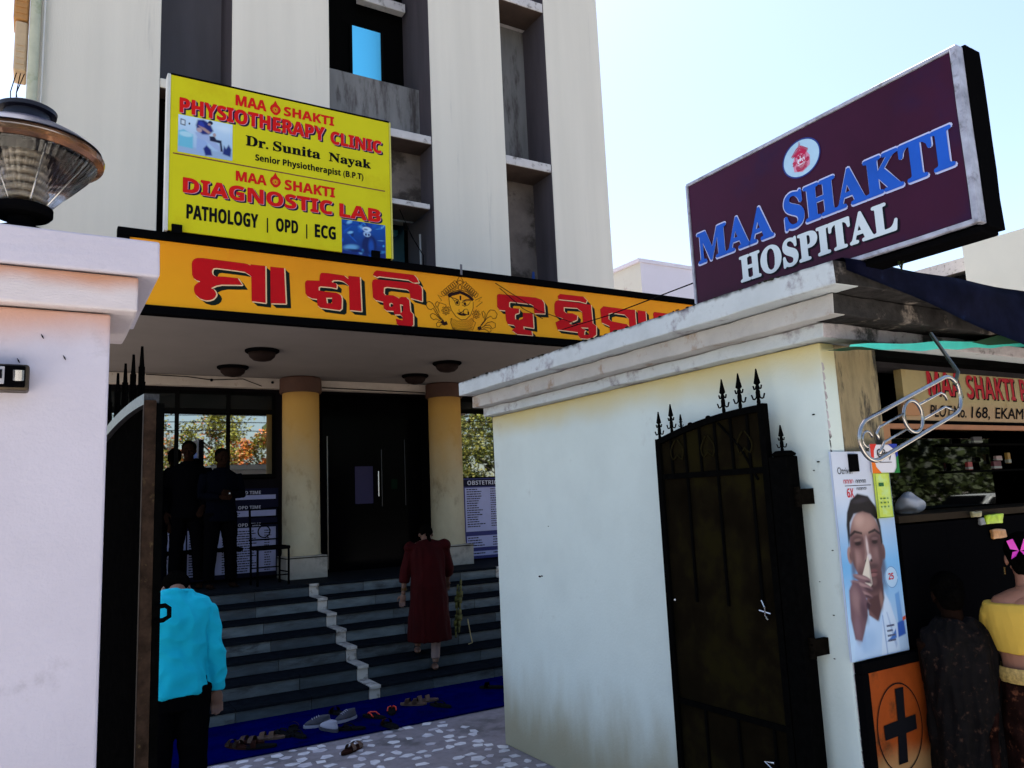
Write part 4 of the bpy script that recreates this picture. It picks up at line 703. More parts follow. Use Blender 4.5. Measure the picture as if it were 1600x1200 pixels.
lat('dome', [(.216, .292), (.236, .302), (.239, .318), (.225, .338), (.185, .37), (.13, .405), (.085, .425), (.08, .42), (.125, .398), (.18, .362), (.219, .332), (.231, .316), (.228, .306), (.214, .296)], M_bronze, cap=False)
lat('dome_edge', [(.228, .339), (.19, .370), (.134, .407), (.086, .428), (.086, .432), (.136, .412), (.194, .374), (.230, .342)], mat('blue_black_metal', (.01, .025, .09), .3, metal=.4), cap=False)
lat('collar', [(.070, .428), (.070, .475), (.088, .478), (.090, .492), (.07, .505), (.025, .51)], mat('blue_black_metal2', (.004, .005, .016), .45, metal=.2))
lat('finial', [(.024, .51), (.03, .518), (.028, .527), (.012, .534), (.004, .54)], M_steel)
for k in range(7):
    r = .060 - .0015 * k; bm = bmesh.new()
    bm2 = [(lx + r * math.cos(a * .2618), ly + r * math.sin(a * .2618), lz + .145 + k * .034) for a in range(24)]
    tube(bm, bm2, .0125, 8, closed=True); obj('lens_ring', bm, mat('lens_glass', (.85, .75, .6), .05, trans=.6, ior=1.5, spec=1.), LT, smooth=True)
bm = bmesh.new(); tube(bm, [(lx, ly, lz + .12), (lx, ly, lz + .42)], .028, 12); obj('lamp_core', bm, mat('lamp_core', (.20, .13, .07), .5, var=.6, scale=30), LT)
bm = bmesh.new(); lathe(bm, [(.20, .296), (.10, .305), (.06, .40)], (lx, ly, lz), 40, False); bmesh.ops.solidify(bm, geom=bm.faces[:], thickness=.002); obj('inner_reflector', bm, mat('inner_reflector', (.10, .045, .02), .25, metal=.8, var=.7, scale=18), LT, smooth=True)
for k in range(8):
    a = k * math.pi / 4 + .3; bm = bmesh.new()
    tube(bm, [(lx + .078 * math.cos(a), ly + .078 * math.sin(a), lz + .118), (lx + .205 * math.cos(a), ly + .205 * math.sin(a), lz + .285)], .0022, 5); obj('rib', bm, M_steel, LT)
LT.scale = (.95, .95, .86)

# ------------------------------------------------------------------ iron gate leaves
M_iron = mat('black_gate_iron', (.002, .002, .002), .6, var=.3, scale=30, bump=.2)
M_sheet = mat('dark_brown_gate_sheet', (.006, .0045, .0025), .5, var=.5, scale=3, bump=.08, bscale=12, dirt=(.011, .009, .003), dscale=3, damt=.4)
def spear(bm, P, h, t, w):
    """spear finial standing at P, height h, in the plane of direction t; w = outward normal"""
    P = Vector(P); t = Vector(t).normalized(); n = Vector(w).normalized() * .009; s = h / .2
    def pts(L): return [P + t * a * s + Vector((0, 0, b * s)) - n / 2 for a, b in L]
    prism(bm, pts([(-.007, 0), (.007, 0), (.010, .02), (.006, .04), (.012, .05), (.012, .075), (.006, .09), (.012, .1), (.006, .112), (.020, .122), (.012, .15), (0, .2), (-.012, .15), (-.020, .122), (-.006, .112), (-.012, .1), (-.006, .09), (-.012, .075), (-.012, .05), (-.006, .04), (-.010, .02)]), n)
    for sg in (-1, 1):
        for (zc, rr) in ((.052, .017), (.098, .009)):
            tube(bm, [P + t * sg * s * (.011 + rr * (1 - math.cos(a * .5))) + Vector((0, 0, s * (zc - rr * math.sin(a * .5) * .9 + (.012 if a > 4 else 0)))) for a in range(0, 7)], .0045 * s, 6)
RG = thing('right_gate_leaf', 'dark brown sheeted iron gate leaf with spear finials folded open against the pale wall', 'gate', (3.1, 3.1, 0))
def leafR():
    x = 3.1; ya, yb = 3.492, 2.685      # free end, hinge end
    def top(y): s = (y - yb) / (ya - yb); return 2.315 - .11 * s * s - .0 * s
    n = 16; Y = [yb + (ya - yb) * k / n for k in range(n + 1)]
    bm = bmesh.new(); prism(bm, [(x - .004, yb + .02, .06)] + [(x - .004, y + (.02 if k == 0 else 0), top(y) - .02) for k, y in enumerate(Y)] + [(x - .004, ya, .06)], Vector((.006, 0, 0))); obj('sheet', bm, M_sheet, RG)
    B('stile', M_iron, RG, x - .022, x + .018, yb - .004, yb + .034, .04, top(yb) + .012, bev=.003)
    B('stile', M_iron, RG, x - .022, x + .018, ya - .03, ya + .008, .04, top(ya) + .012, bev=.003)
    bm = bmesh.new()
    for a, b in zip(Y, Y[1:]): prism(bm, [(x - .025, a, top(a) - .028), (x - .025, b, top(b) - .028), (x - .025, b, top(b) + .006), (x - .025, a, top(a) + .006)], Vector((.046, 0, 0)))
    bmesh.ops.remove_doubles(bm, verts=bm.verts, dist=.0001); obj('top_rail', bm, M_iron, RG)
    for z in (.08, .75, 1.98): B('rail', M_iron, RG, x - .016, x - .005, yb + .035, ya - .031, z, z + .03, bev=.002)
    for k in range(1, 7):
        y = yb + (ya - yb) * k / 7; B('bar', M_iron, RG, x - .014, x - .0045, y - .007, y + .007, 1.31 if k % 2 else 2.011, top(y) - .03)
        if k % 2: B('bar', M_iron, RG, x - .014, x - .0045, y - .007, y + .007, .111, .749)
    bm = bmesh.new(); tube(bm, [(x - .012, 3.0, 2.26), (x - .012, 2.86, 2.12), (x - .012, 2.76, 1.95)], .006, 6); obj('brace', bm, M_iron, RG)
    for yc in (2.83, 3.09, 3.33):
        for sg in (-1, 1):
            bm = bmesh.new(); tube(bm, [(x - .012, yc + sg * (.008 + .042 * math.sin(a * .35) * (1 if a < 8 else .8)), 2.20 - .016 * a + (.05 if a > 7 else 0) * (a - 7) * .5) for a in range(0, 11)], .0045, 6); obj('scroll', bm, mat('olive_scroll_iron', (.012, .010, .004), .5), RG)
    for y, h, z in ((2.722, .19, None), (2.845, .19, None), (2.962, .185, None), (3.372, .17, None), (3.478, .165, None), (3.294, .085, None)):
        bm = bmesh.new(); spear(bm, (x, y, top(y) + .004), h, (0, 1, 0), (1, 0, 0)); obj('finial', bm, M_iron, RG)
    for y in (3.08, 3.22): 
        bm = bmesh.new(); sphere(bm, (x, y, top(y) + .01), .014, .016, .012, 8, 6); obj('stud', bm, M_iron, RG)
    bm = bmesh.new(); tube(bm, [(x - .03, 2.79, 1.36), (x - .035, 2.77, 1.33), (x - .03, 2.775, 1.29), (x - .03, 2.76, 1.27)], .005, 6); tube(bm, [(x - .03, 2.74, 1.30), (x - .03, 2.81, 1.31)], .004, 6); obj('latch', bm, M_steel, RG)
    bm = bmesh.new(); sphere(bm, (x - .024, 3.42, 1.31), .008); obj('rivet', bm, M_steel, RG)
    bm = bmesh.new(); tube(bm, [(x - .03, 2.80, .60), (x - .03, 2.86, .595), (x - .03, 2.78, .55)], .005, 6); obj('drop_bolt', bm, M_steel, RG)
leafR()
GP = thing('gate_side_post', 'black iron post with a small spear top right of the right gate leaf', 'post', (3.13, 2.6, 0))  # dark spear-topped strip beside the leaf, built as a solid post
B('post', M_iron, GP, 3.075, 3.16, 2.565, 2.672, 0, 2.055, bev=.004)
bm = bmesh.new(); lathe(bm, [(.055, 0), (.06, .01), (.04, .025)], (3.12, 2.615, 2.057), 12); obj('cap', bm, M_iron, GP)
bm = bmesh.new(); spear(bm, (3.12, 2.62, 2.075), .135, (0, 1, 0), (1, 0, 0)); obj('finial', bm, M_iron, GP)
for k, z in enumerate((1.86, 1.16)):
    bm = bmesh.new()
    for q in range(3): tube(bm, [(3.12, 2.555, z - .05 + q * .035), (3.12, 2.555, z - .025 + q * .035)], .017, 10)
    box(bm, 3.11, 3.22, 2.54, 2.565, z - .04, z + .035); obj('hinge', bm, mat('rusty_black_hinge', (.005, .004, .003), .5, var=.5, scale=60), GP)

LG = thing('left_gate_leaf', 'black iron gate leaf with spear finials seen almost edge on beside the left pillar', 'gate', (.30, 3.0, 0))
def leafL():
    A = Vector((.318, 2.96, 0)); Bv = Vector((.215, 3.78, 0)); t = (Bv - A).normalized(); nrm = Vector((t.y, -t.x, 0))
    L = (Bv - A).length
    def top(s): return 2.315 - .10 * (s / L) ** 2
    def P(s, z, o=0): return A + t * s + nrm * o + Vector((0, 0, z))
    n = 14; S = [L * k / n for k in range(n + 1)]
    bm = bmesh.new(); prism(bm, [P(.02, .06)] + [P(s if s > 0 else .02, top(s) - .02) for s in S] + [P(L, .06)], nrm * .006); obj('sheet', bm, M_iron, LG)
    bm = bmesh.new()
    for a, b in zip(S, S[1:]): prism(bm, [P(a, top(a) - .03, -.022), P(b, top(b) - .03, -.022), P(b, top(b) + .008, -.022), P(a, top(a) + .008, -.022)], nrm * .05)
    bmesh.ops.remove_doubles(bm, verts=bm.verts, dist=.0001)
    obj('top_rail', bm, mat('worn_grey_iron', (.03, .03, .033), .4, metal=.3, var=.8, scale=60), LG)
    bm = bmesh.new(); box(bm, .296, .336, 2.945, 2.985, 0.02, 2.3, bev=.004); obj('stile', bm, mat('rusty_brown_stile', (.030, .018, .012), .6, var=.6, scale=22, dirt=(.10, .07, .035), dscale=30, damt=.12), LG)
    bm = bmesh.new(); box(bm, .337, .362, 2.95, 2.985, 0.02, 2.29); obj('stile', bm, M_iron, LG)
    for s in (.14, .27, .40, .53, .68):
        bm = bmesh.new(); spear(bm, P(s, top(s) + .006), .2, t, nrm); tube(bm, [P(s, top(s)), P(s, top(s) + .13)], .011, 8); obj('finial', bm, M_iron, LG)
    for z in (.1, .9, 1.6): 
        bm = bmesh.new(); prism(bm, [P(.02, z, .007), P(L, z, .007), P(L, z + .04, .007), P(.02, z + .04, .007)], nrm * .02); obj('rail', bm, M_iron, LG)
    for s in (.2, .4, .6):
        bm = bmesh.new(); prism(bm, [P(s, .1, .028), P(s + .012, .1, .028), P(s + .012, top(s) - .03, .028), P(s, top(s) - .03, .028)], nrm * .012); obj('bar', bm, M_iron, LG)
    bm = bmesh.new(); tube(bm, [(.345, 2.94, 1.60), (.375, 2.935, 1.602), (.388, 2.935, 1.592), (.388, 2.935, 1.565), (.37, 2.935, 1.555), (.34, 2.94, 1.552)], .008, 8); obj('handle', bm, M_iron, LG, smooth=True)
leafL()

# ------------------------------------------------------------------ gate booth / medicine shop
BO = thing('gate_booth', 'pale booth with a stepped weathered cornice and an open medicine shop at its right side', 'building', (4.5, 4.0, 0))
M_bw = mat('pale_aqua_wall', (.56, .63, .60), .8, var=.05, scale=2.2, bump=.2, bscale=60, dirt=(.40, .43, .40), dscale=2.2, damt=.06)
zband(M_bw, 2.60, 2.36, (.55, .42, .12), .8, 2.5, .07, (1, 1, 1))
zband(M_bw, .10, .75, (.27, .23, .13), .85, 5, .3, (1, 1, .3))
bm = bmesh.new(); box(bm, 3.226, 3.34, 2.43, 5.675, 0, 2.597, bev=.01); subd(bm, 5)
for v in bm.verts: v.co += noise.noise_vector(v.co * 2.5) * .003
o = obj('side_wall', bm, M_bw, BO); shade_auto(o, 30)
M_cor = mat('weathered_cornice', (.46, .50, .52), .85, var=.1, scale=4, bump=.45, bscale=40, dirt=(.20, .18, .20), dscale=4, damt=.32)
M_cor2 = mat('weathered_cornice_rust', (.40, .39, .38), .85, var=.12, scale=4, bump=.45, bscale=40, dirt=(.27, .19, .13), dscale=5, damt=.25)
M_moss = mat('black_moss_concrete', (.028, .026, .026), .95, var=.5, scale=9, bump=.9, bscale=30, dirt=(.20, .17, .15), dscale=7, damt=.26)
zband(M_cor, 2.888, 2.858, (.03, .03, .03), .95, 16, .03, (1, 1, 1))
M_fr3 = mat('white_flaking_edge', (.42, .38, .40), .9, var=.2, scale=10, bump=.6, dirt=(.03, .028, .028), dscale=5, damt=.45)
def tier(name, x0, y0, z0, z1, m, mf):
    bm = bmesh.new(); box(bm, x0, 6.3, y0, 5.68 + (3.226 - x0) * .05, z0, z1, bev=.006)
    bmesh.ops.subdivide_edges(bm, edges=[e for e in bm.edges if e.calc_length() > .3], cuts=44, use_grid_fill=True)
    for v in bm.verts:
        w_ = noise.noise_vector(v.co * 5) * .006 + noise.noise_vector(v.co * 23) * .005
        v.co += w_ * (1.2 if v.co.z > z1 - .02 else .7)
    bm.normal_update()
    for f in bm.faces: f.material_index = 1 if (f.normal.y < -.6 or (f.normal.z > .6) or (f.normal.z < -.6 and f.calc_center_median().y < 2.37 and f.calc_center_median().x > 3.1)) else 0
    return obj(name, bm, [m, mf], BO)
tier('cornice_tier', 2.93, 2.09, 2.772, 2.882, M_cor, M_moss)
tier('cornice_tier', 3.05, 2.20, 2.672, 2.768, M_cor2, M_moss)
tier('cornice_tier', 3.15, 2.34, 2.60, 2.668, M_cor, M_fr3)
M_pst = mat('stained_ochre_jamb', (.26, .20, .11), .9, var=.4, scale=5, bump=.5, dirt=(.02, .018, .015), dscale=5, damt=.5, stretch=(2, 1, .5))
B('front_jamb', M_pst, BO, 3.343, 3.70, 2.455, 2.9, 0, 2.597)
# peeled edge of the wall corner
bm = bmesh.new(); rnd = random.Random(4)
for k in range(40):
    z = .62 + k * .047; a = rnd.uniform(.004, .02) * (1.6 if 1.2 < z < 1.75 else .8)
    prism(bm, [(3.235 + .0, 2.428, z), (3.235 + a, 2.428, z + .012), (3.235 + a * .6, 2.428, z + .04), (3.232, 2.428, z + .045)], Vector((0, .006, 0)))
obj('peeling_edge', bm, M_fr3, BO)
bm = bmesh.new()
for (y, z, a) in ((5.05, 1.33, .012), (5.02, 1.335, .009), (2.5, 2.02, .006), (2.53, 1.98, .004), (2.47, 1.6, .004), (2.56, 1.45, .003), (2.5, 1.3, .004), (2.52, 1.1, .004), (2.5, 2.25, .006), (3.0, .6, .006), (4.9, 1.7, .005)):
    sphere(bm, (3.2245, y, z), .003, a * 1.6, a * .6, 6, 5)
obj('wall_chips', bm, M_ink, BO)
# shop interior
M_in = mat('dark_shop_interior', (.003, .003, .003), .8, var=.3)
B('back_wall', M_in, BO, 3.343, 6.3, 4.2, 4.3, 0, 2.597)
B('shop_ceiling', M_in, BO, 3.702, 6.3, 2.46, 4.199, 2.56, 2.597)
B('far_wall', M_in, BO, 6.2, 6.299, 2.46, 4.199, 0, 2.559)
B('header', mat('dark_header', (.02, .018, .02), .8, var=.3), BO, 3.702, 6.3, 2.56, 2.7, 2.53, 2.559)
# counter with the painted cross panel
M_cp = mat('orange_red_counter_paint', (.30, .055, .008), .6, var=.25, scale=4, dirt=(.10, .03, .008), dscale=4, damt=.35)
zband(M_cp, .60, .72, (.40, .24, .10), .8, 5, .06)
B('counter_front', M_cp, BO, 3.28, 4.1, 2.395, 2.425, .1, 1.045)
B('counter_frame', M_black, BO, 3.235, 4.3, 2.385, 2.426, 1.048, 1.094)
B('counter_frame', M_black, BO, 3.232, 3.277, 2.385, 2.426, 0.05, 1.046)
B('counter_top', mat('worn_counter_top', (.022, .015, .009), .4, var=.3), BO, 3.72, 5.6, 2.44, 2.8, 1.70, 1.735)
B('counter_front', M_black, BO, 4.102, 5.8, 2.43, 2.5, .0, 1.69)
B('counter_front', M_black, BO, 3.705, 4.1, 2.43, 2.5, 1.1, 1.69)
pl = PX(2.3925)
pr('cross_mark', M_ink, BO, lambda bm: (flat(bm, pl, [(3.435, .62), (3.505, .62), (3.515, .745), (3.60, .750), (3.60, .815), (3.52, .812), (3.53, .95), (3.465, .95), (3.462, .81), (3.355, .805), (3.355, .74), (3.452, .743)], 1)))
pr('cross_ring', M_ink, BO, lambda bm: ribbon(bm, pl, ellipse(3.475, .778, .168, .195, 40) + [ellipse(3.475, .778, .168, .195, 40)[0]], .006, 1))

# tarpaulin over the front cornice
bm = bmesh.new(); n = 26; rowA = []; 
for i in range(n + 1):
    x = 2.98 + (5.9 - 2.98) * i / n; s = i / n
    zt = 2.888 + .004 * math.sin(i); zb = 2.86 - .03 - .33 * min(1, s * 1.6) ** 1.1
    row = [(x, 2.35, zt + .008), (x, 2.08, zt + .003)] + [(x, 2.072 - .03 * math.sin(k * .7 + i * .8) * s - .006, zt + (zb - zt) * k / 6) for k in range(1, 7)]
    rowA.append([bm.verts.new(p) for p in row])
for a, b in zip(rowA, rowA[1:]):
    for k in range(len(a) - 1): bm.faces.new((a[k], b[k], b[k + 1], a[k + 1]))
bmesh.ops.solidify(bm, geom=bm.faces[:], thickness=.004)
tag(obj('tarpaulin', bm, mat('navy_tarpaulin', (.008, .009, .028), .4, var=.5, scale=6, dirt=(.02, .035, .10), dscale=6, damt=.2), smooth=True), 'dark navy tarpaulin draped over the front edge of the booth roof', 'tarpaulin')
# green awning
aw = thing('green_awning', 'green sheet awning with a bright turquoise edge over the shop front', 'awning', (4, 2.3, 2.6))
bm = bmesh.new(); n = 60; A = []
for i in range(n + 1):
    x = 3.23 + (6.0 - 3.23) * i / n; zz = 2.532 + (x - 3.15) * .085; c = .008 * math.sin(i * 1.3)
    A.append([bm.verts.new((x, 2.42, zz + .01 + c * .3)), bm.verts.new((x, 2.31, zz + .006 + c * .3)), bm.verts.new((x, 2.215, zz + c * .3))])
for a, b in zip(A, A[1:]):
    for k in range(2): bm.faces.new((a[k], b[k], b[k + 1], a[k + 1]))
bmesh.ops.solidify(bm, geom=bm.faces[:], thickness=.004)
obj('sheet', bm, mat('green_fibre_sheet', (.01, .10, .06), .5), aw)
bm = bmesh.new(); rowA = []
for i in range(n + 1):
    x = 3.14 + (5.9 - 3.14) * i / n; zz = 2.532 + (x - 3.15) * .085; h = .006 + .030 * min(1, i / 10)
    rowA.append([bm.verts.new((x, 2.204, zz - h + .004 * math.sin(i * .9))), bm.verts.new((x, 2.200, zz + .003 + .004 * math.sin(i * .5)))])
for a, b in zip(rowA, rowA[1:]): bm.faces.new((a[0], b[0], b[1], a[1]))
bmesh.ops.solidify(bm, geom=bm.faces[:], thickness=.006)
obj('edge_strip', bm, mat('turquoise_edge', (.10, .85, .75), .5, var=.1, scale=8), aw)
bm = bmesh.new(); prism(bm, [(4.15, 2.19, 2.612), (4.4, 2.19, 2.665), (4.75, 2.19, 2.668), (5.2, 2.19, 2.70), (5.2, 2.19, 2.68), (4.7, 2.19, 2.645), (4.3, 2.19, 2.605)], Vector((0, .006, 0)))
obj('torn_flap', bm, mat('dark_green_flap', (.008, .045, .02), .6), aw)

# shop sign
SS = thing('shop_sign', 'cream hanging sign over the shop with red name and slanted black address lettering', 'sign board', (4.5, 2.6, 2.4))
M_sc = mat('aged_cream_sign', (.27, .21, .10), .6, var=.15, scale=5, dirt=(.22, .15, .05), dscale=5, damt=.3)
zband(M_sc, 2.3, 2.37, (.27, .16, .085), .7, 2, .02)
B('board', M_sc, SS, 4.10, 6.0, 2.575, 2.62, 2.245, 2.545)
B('lower_strip', mat('orange_brown_strip', (.26, .10, .04), .6, var=.15), SS, 3.86, 6.0, 2.56, 2.6, 2.195, 2.222)
B('lower_strip', M_black, SS, 3.86, 6.0, 2.57, 2.6, 2.224, 2.242)
B('lower_strip', mat('orange_card', (.30, .14, .06), .7, var=.08), SS, 3.80, 3.90, 2.55, 2.568, 2.06, 2.23)
B('lower_strip', MATS['orange_card'], SS, 4.06, 4.2, 2.555, 2.573, 2.27, 2.36)
pl = PX(2.5735)
M_r2 = mat('dark_red_lettering', (.30, .010, .02), .55)
for (s, a, w_, z_) in (('MAA', 4.335, .345, 2.392), ('SHAKTI', 4.735, .545, 2.385), ('P', 5.345, .075, 2.385)):
    pr('letter_shadow', M_ink, SS, lambda bm: text(bm, pl, s, a + .012, z_ - .008, w_, .135, .6, 'sans', .0))
    pr('lettering', M_r2, SS, lambda bm: text(bm, pl, s, a, z_, w_, .135, 1.2, 'sans', .0))
for (s, a, w_) in (('PLOT', 4.325, .21), ('No.', 4.56, .13), ('168', 4.745, .175), (',', 4.93, .015), ('EKAMRA', 5.01, .50)):
    pr('lettering', M_ink, SS, lambda bm: text(bm, pl, s, a, 2.267, w_, .068, 1.2, 'plain', .012, skew=.3))

# poster, stickers
PO = thing('medicine_poster', 'tall light blue poster of a man holding a white cone to his nose', 'poster', (3.4, 2.4, 1.1))
B('sheet', mat('poster_paper', (.45, .52, .66), .35, var=.04), PO, 3.212, 3.648, 2.418, 2.428, 1.10, 2.062)
pl = PX(2.4165)
def pp(col, pts, l, nm): 
    m = mat('poster_' + nm, col, .35, var=.08, scale=25)
    pr('poster_print', m, PO, lambda bm: flat(bm, pl, [(3.212 + u * .436, 1.10 + v * .962) for u, v in pts], l))
def poster_art():
    import numpy as np
    def base(U, V_):
        k = np.clip((V_ - .45) / .35, 0, 1)[..., None]; lo = np.array((.16, .40, .70)); hi = np.array((.52, .56, .66)); lw = np.array((.42, .58, .78)); q = np.clip((.42 - V_) / .35, 0, 1)[..., None]
        c = lo * (1 - k) + hi * k; c = c * (1 - q) + lw * q
        return c + (.05 * np.sin(U * 5 + V_ * 9))[..., None] * np.array((.3, .5, .6))
    S1 = (.16, .085, .085); S2 = (.30, .18, .16); S3 = (.075, .038, .042); K = (.012, .009, .012)
    ops = [('p', [(.04, 0), (.86, 0), (.82, .14), (.76, .24), (.66, .31), (.60, .22), (.34, .26), (.12, .15)], .012, (.40, .56, .78), 1),
      ('p', [(.50, .0), (.84, 0), (.82, .14), (.72, .26), (.66, .29), (.60, .2)], .012, (.52, .64, .80), 1), ('p', [(.60, .0), (.62, .0), (.60, .19), (.58, .19)], .008, (.22, .34, .58), .9), ('p', [(.66, .2), (.68, .2), (.80, .04), (.77, .02)], .01, (.30, .42, .64), .8), ('e', .3, .08, .14, .05, 20, .6, (.30, .46, .70), .8), ('e', .2, .13, .05, .08, 10, .6, (.26, .4, .64), .7),
      ('p', [(.36, .20), (.50, .165), (.64, .26), (.66, .40), (.34, .40)], .012, S1, 1), ('p', [(.34, .24), (.52, .165), (.66, .27), (.66, .34), (.55, .29), (.42, .29)], .02, S3, .9), ('e', .60, .27, .03, .05, 0, .6, S2, .7),
      ('e', .145, .495, .045, .042, 0, .2, S2, 1), ('e', .155, .49, .02, .02, 0, .5, S3, .8), ('e', .725, .495, .04, .04, 0, .2, S1, 1), ('e', .72, .49, .018, .02, 0, .5, S3, .8),
      ('e', .445, .53, .285, .178, 0, .05, S1, 1), ('e', .46, .395, .20, .105, 0, .1, S1, 1), ('e', .44, .64, .2, .05, 0, .6, (.36, .22, .19), .95), ('e', .36, .66, .08, .03, 10, .7, (.46, .30, .26), .7), ('e', .26, .475, .07, .05, 10, .8, (.32, .19, .18), .75), ('e', .61, .485, .055, .045, 0, .8, (.22, .13, .13), .7),
      ('e', .69, .46, .05, .12, 4, .7, S3, .8), ('e', .19, .45, .04, .08, -6, .7, S3, .7), ('e', .46, .34, .20, .04, 0, .6, (.06, .035, .04), .85), ('e', .60, .385, .06, .06, 0, .8, S3, .7), ('e', .30, .385, .05, .05, 0, .8, S3, .6),
      ('e', .30, .555, .105, .030, 0, .6, S3, .95), ('e', .60, .555, .095, .030, 0, .6, S3, .95), ('e', .305, .547, .055, .010, 0, .4, (.02, .012, .014), 1), ('e', .595, .547, .05, .010, 0, .4, (.02, .012, .014), 1), ('e', .30, .563, .06, .008, 3, .5, (.20, .12, .11), .8), ('e', .60, .563, .055, .008, -3, .5, (.17, .10, .10), .8),
      ('p', [(.17, .590), (.26, .612), (.39, .598), (.39, .588), (.27, .598), (.19, .582)], .01, K, .95), ('p', [(.50, .588), (.50, .598), (.62, .612), (.72, .585), (.70, .578), (.62, .597)], .01, K, .95),
      ('p', [(.41, .58), (.47, .58), (.50, .50), (.53, .462), (.45, .45), (.38, .462), (.41, .50)], .02, (.26, .16, .155), .9), ('e', .455, .525, .018, .045, 2, .6, (.55, .46, .46), .9), ('e', .47, .475, .035, .016, 0, .5, (.60, .56, .58), .9), ('e', .50, .458, .02, .007, 0, .5, K, .9), ('e', .41, .458, .018, .007, 0, .5, K, .9),
      ('e', .50, .428, .10, .014, 0, .6, (.05, .03, .035), .75), ('e', .51, .405, .075, .010, 0, .4, (.15, .06, .065), 1), ('e', .51, .398, .07, .003, 0, .5, K, 1), ('e', .51, .388, .06, .009, 0, .5, (.24, .11, .11), .9), ('e', .51, .355, .045, .018, 0, .6, (.18, .10, .10), .7),
      ('p', [(.14, .54), (.14, .64), (.17, .70), (.25, .76), (.38, .79), (.56, .775), (.68, .72), (.73, .62), (.735, .54), (.705, .53), (.70, .60), (.66, .655), (.57, .685), (.44, .70), (.28, .69), (.20, .65), (.18, .58)], .014, K, 1), ('e', .42, .755, .13, .012, 5, .6, (.035, .03, .04), .8),
      ('p', [(.455, .475), (.445, .485), (.31, .385), (.36, .345), (.42, .325), (.475, .345)], .008, (.62, .56, .48), 1), ('p', [(.455, .475), (.475, .345), (.44, .335)], .008, (.38, .33, .30), .9)]
    for i, (cx, cy, rx, ry, ro) in enumerate(((.31, .378, .15, .017, -16), (.29, .345, .18, .018, -18), (.28, .310, .18, .018, -20), (.26, .275, .15, .017, -22))):
        ops += [('e', cx, cy, rx, ry, ro, .16, (.17, .095, .11), 1), ('e', cx - .01, cy + .006, rx * .8, ry * .4, ro, .6, (.36, .23, .23), .8), ('e', cx + .1, cy - .022, rx * .35, ry * .35, ro, .6, (.05, .03, .045), .8)]
    ops += [('p', [(.07, .33), (.15, .37), (.24, .36), (.36, .27), (.34, .20), (.26, .13), (.20, .085), (.09, .10), (.05, .20)], .016, (.14, .08, .10), 1), ('e', .17, .28, .07, .06, 10, .7, (.26, .16, .17), .85), ('e', .28, .22, .05, .05, 20, .7, (.07, .04, .06), .7), ('e', .15, .15, .05, .06, 0, .7, (.20, .12, .15), .8), ('e', .36, .245, .03, .02, 0, .4, (.03, .015, .03), .8),
      ('e', .82, .365, .115, .052, 0, .08, (.42, .60, .78), 1), ('p', [(.86, .09), (.95, .10), (.93, .29), (.85, .28)], .012, (.12, .30, .62), .9), ('p', [(.83, .07), (.97, .08), (.96, .15), (.84, .14)], .01, (.03, .10, .42), 1), ('p', [(.62, .06), (.80, .07), (.80, .115), (.73, .085)], .01, (.05, .16, .5), 1), ('p', [(.94, .145), (1, .15), (1, .168), (.94, .163)], .006, (.6, .08, .03), 1)]
    paint('poster_print', PO, pl, 3.212, 1.10, .436, .962, 130, 280, base, ops, l=.3, rough=.3)
poster_art()
pl2 = pl
for (s, a, z_, w_, h_, m, st) in (('Otrivin', 3.245, 1.955, .11, .033, M_ink, 'plain'), ('6X', 3.30, 1.843, .050, .042, mat('poster_red', (.50, .02, .03), .4), 'sans'), ('25', 3.545, 1.44, .042, .030, MATS['poster_red'], 'sans')):
    pr('lettering', m, PO, lambda bm: text(bm, pl2, s, a, z_, w_, h_, 2, st, .0))
pr('badge_ring', C('badge_blue', (.15, .3, .55)), PO, lambda bm: ribbon(bm, pl2, [(3.212 + u * .436, 1.10 + v * .962) for u, v in ellipse(.82, .365, .11, .052, 24)], .004, 1.6))
def odia(bm, x, z, n, h, rnd):   # rows of round letters
    for k in range(n):
        c0 = x + k * h * .95
        ribbon(bm, pl2, [(c0 + h * .35 * math.cos(t * .6), z + h * .5 + h * .45 * math.sin(t * .6)) for t in range(-1, 8)], h * .16, 2)
        if rnd.random() < .6: ribbon(bm, pl2, [(c0 + h * .3, z), (c0 + h * .3, z + h)], h * .16, 2.1)
rnd = random.Random(9)
pr('small_print', MATS['poster_red'], PO, lambda bm: odia(bm, 3.29, 1.908, 4, .02, rnd)); pr('small_print', M_ink, PO, lambda bm: (odia(bm, 3.38, 1.909, 5, .017, rnd), odia(bm, 3.38, 1.875, 6, .014, rnd), rect(bm, pl2, 3.29, 1.897, 3.49, 1.900, 1)))
pr('small_print', C('grey_text', (.1, .12, .2)), PO, lambda bm: rows(bm, pl2, 3.49, 3.56, 1.15, 1.24, 4, 2, rnd, ((0, .9),)))
B('tape', M_black, PO, 3.335, 3.40, 2.405, 2.4165, 1.965, 2.05)
YS = thing('yellow_price_notice', 'small yellow green notice taped over the upper right of the poster', 'notice', (3.55, 2.4, 1.72))
B('sheet', mat('yellow_green_paper', (.50, .60, .06), .6, var=.15, scale=12, dirt=(.45, .62, .25), dscale=8, damt=.5), YS, 3.508, 3.625, 2.403, 2.412, 1.735, 1.955)
pl = PX(2.4015); pr('small_print', C('dkgreen', (.02, .12, .04)), YS, lambda bm: (rows(bm, pl, 3.53, 3.60, 1.88, 1.91, 1, 1, rnd, ((0, 1),), .6), rows(bm, pl, 3.53, 3.60, 1.78, 1.84, 3, 1, rnd, ((0, .2), (.35, .6), (.8, .95)), .4)))
pr('border', C('dkgreen', (.02, .12, .04)), YS, lambda bm: ribbon(bm, pl, [(3.511, 1.738), (3.622, 1.738), (3.622, 1.952), (3.511, 1.952), (3.511, 1.738)], .003, .6))
GPY = thing('payment_sticker', 'round cornered white payment sticker with red, orange, blue and green corners above the yellow notice', 'sticker', (3.6, 2.4, 2.0))
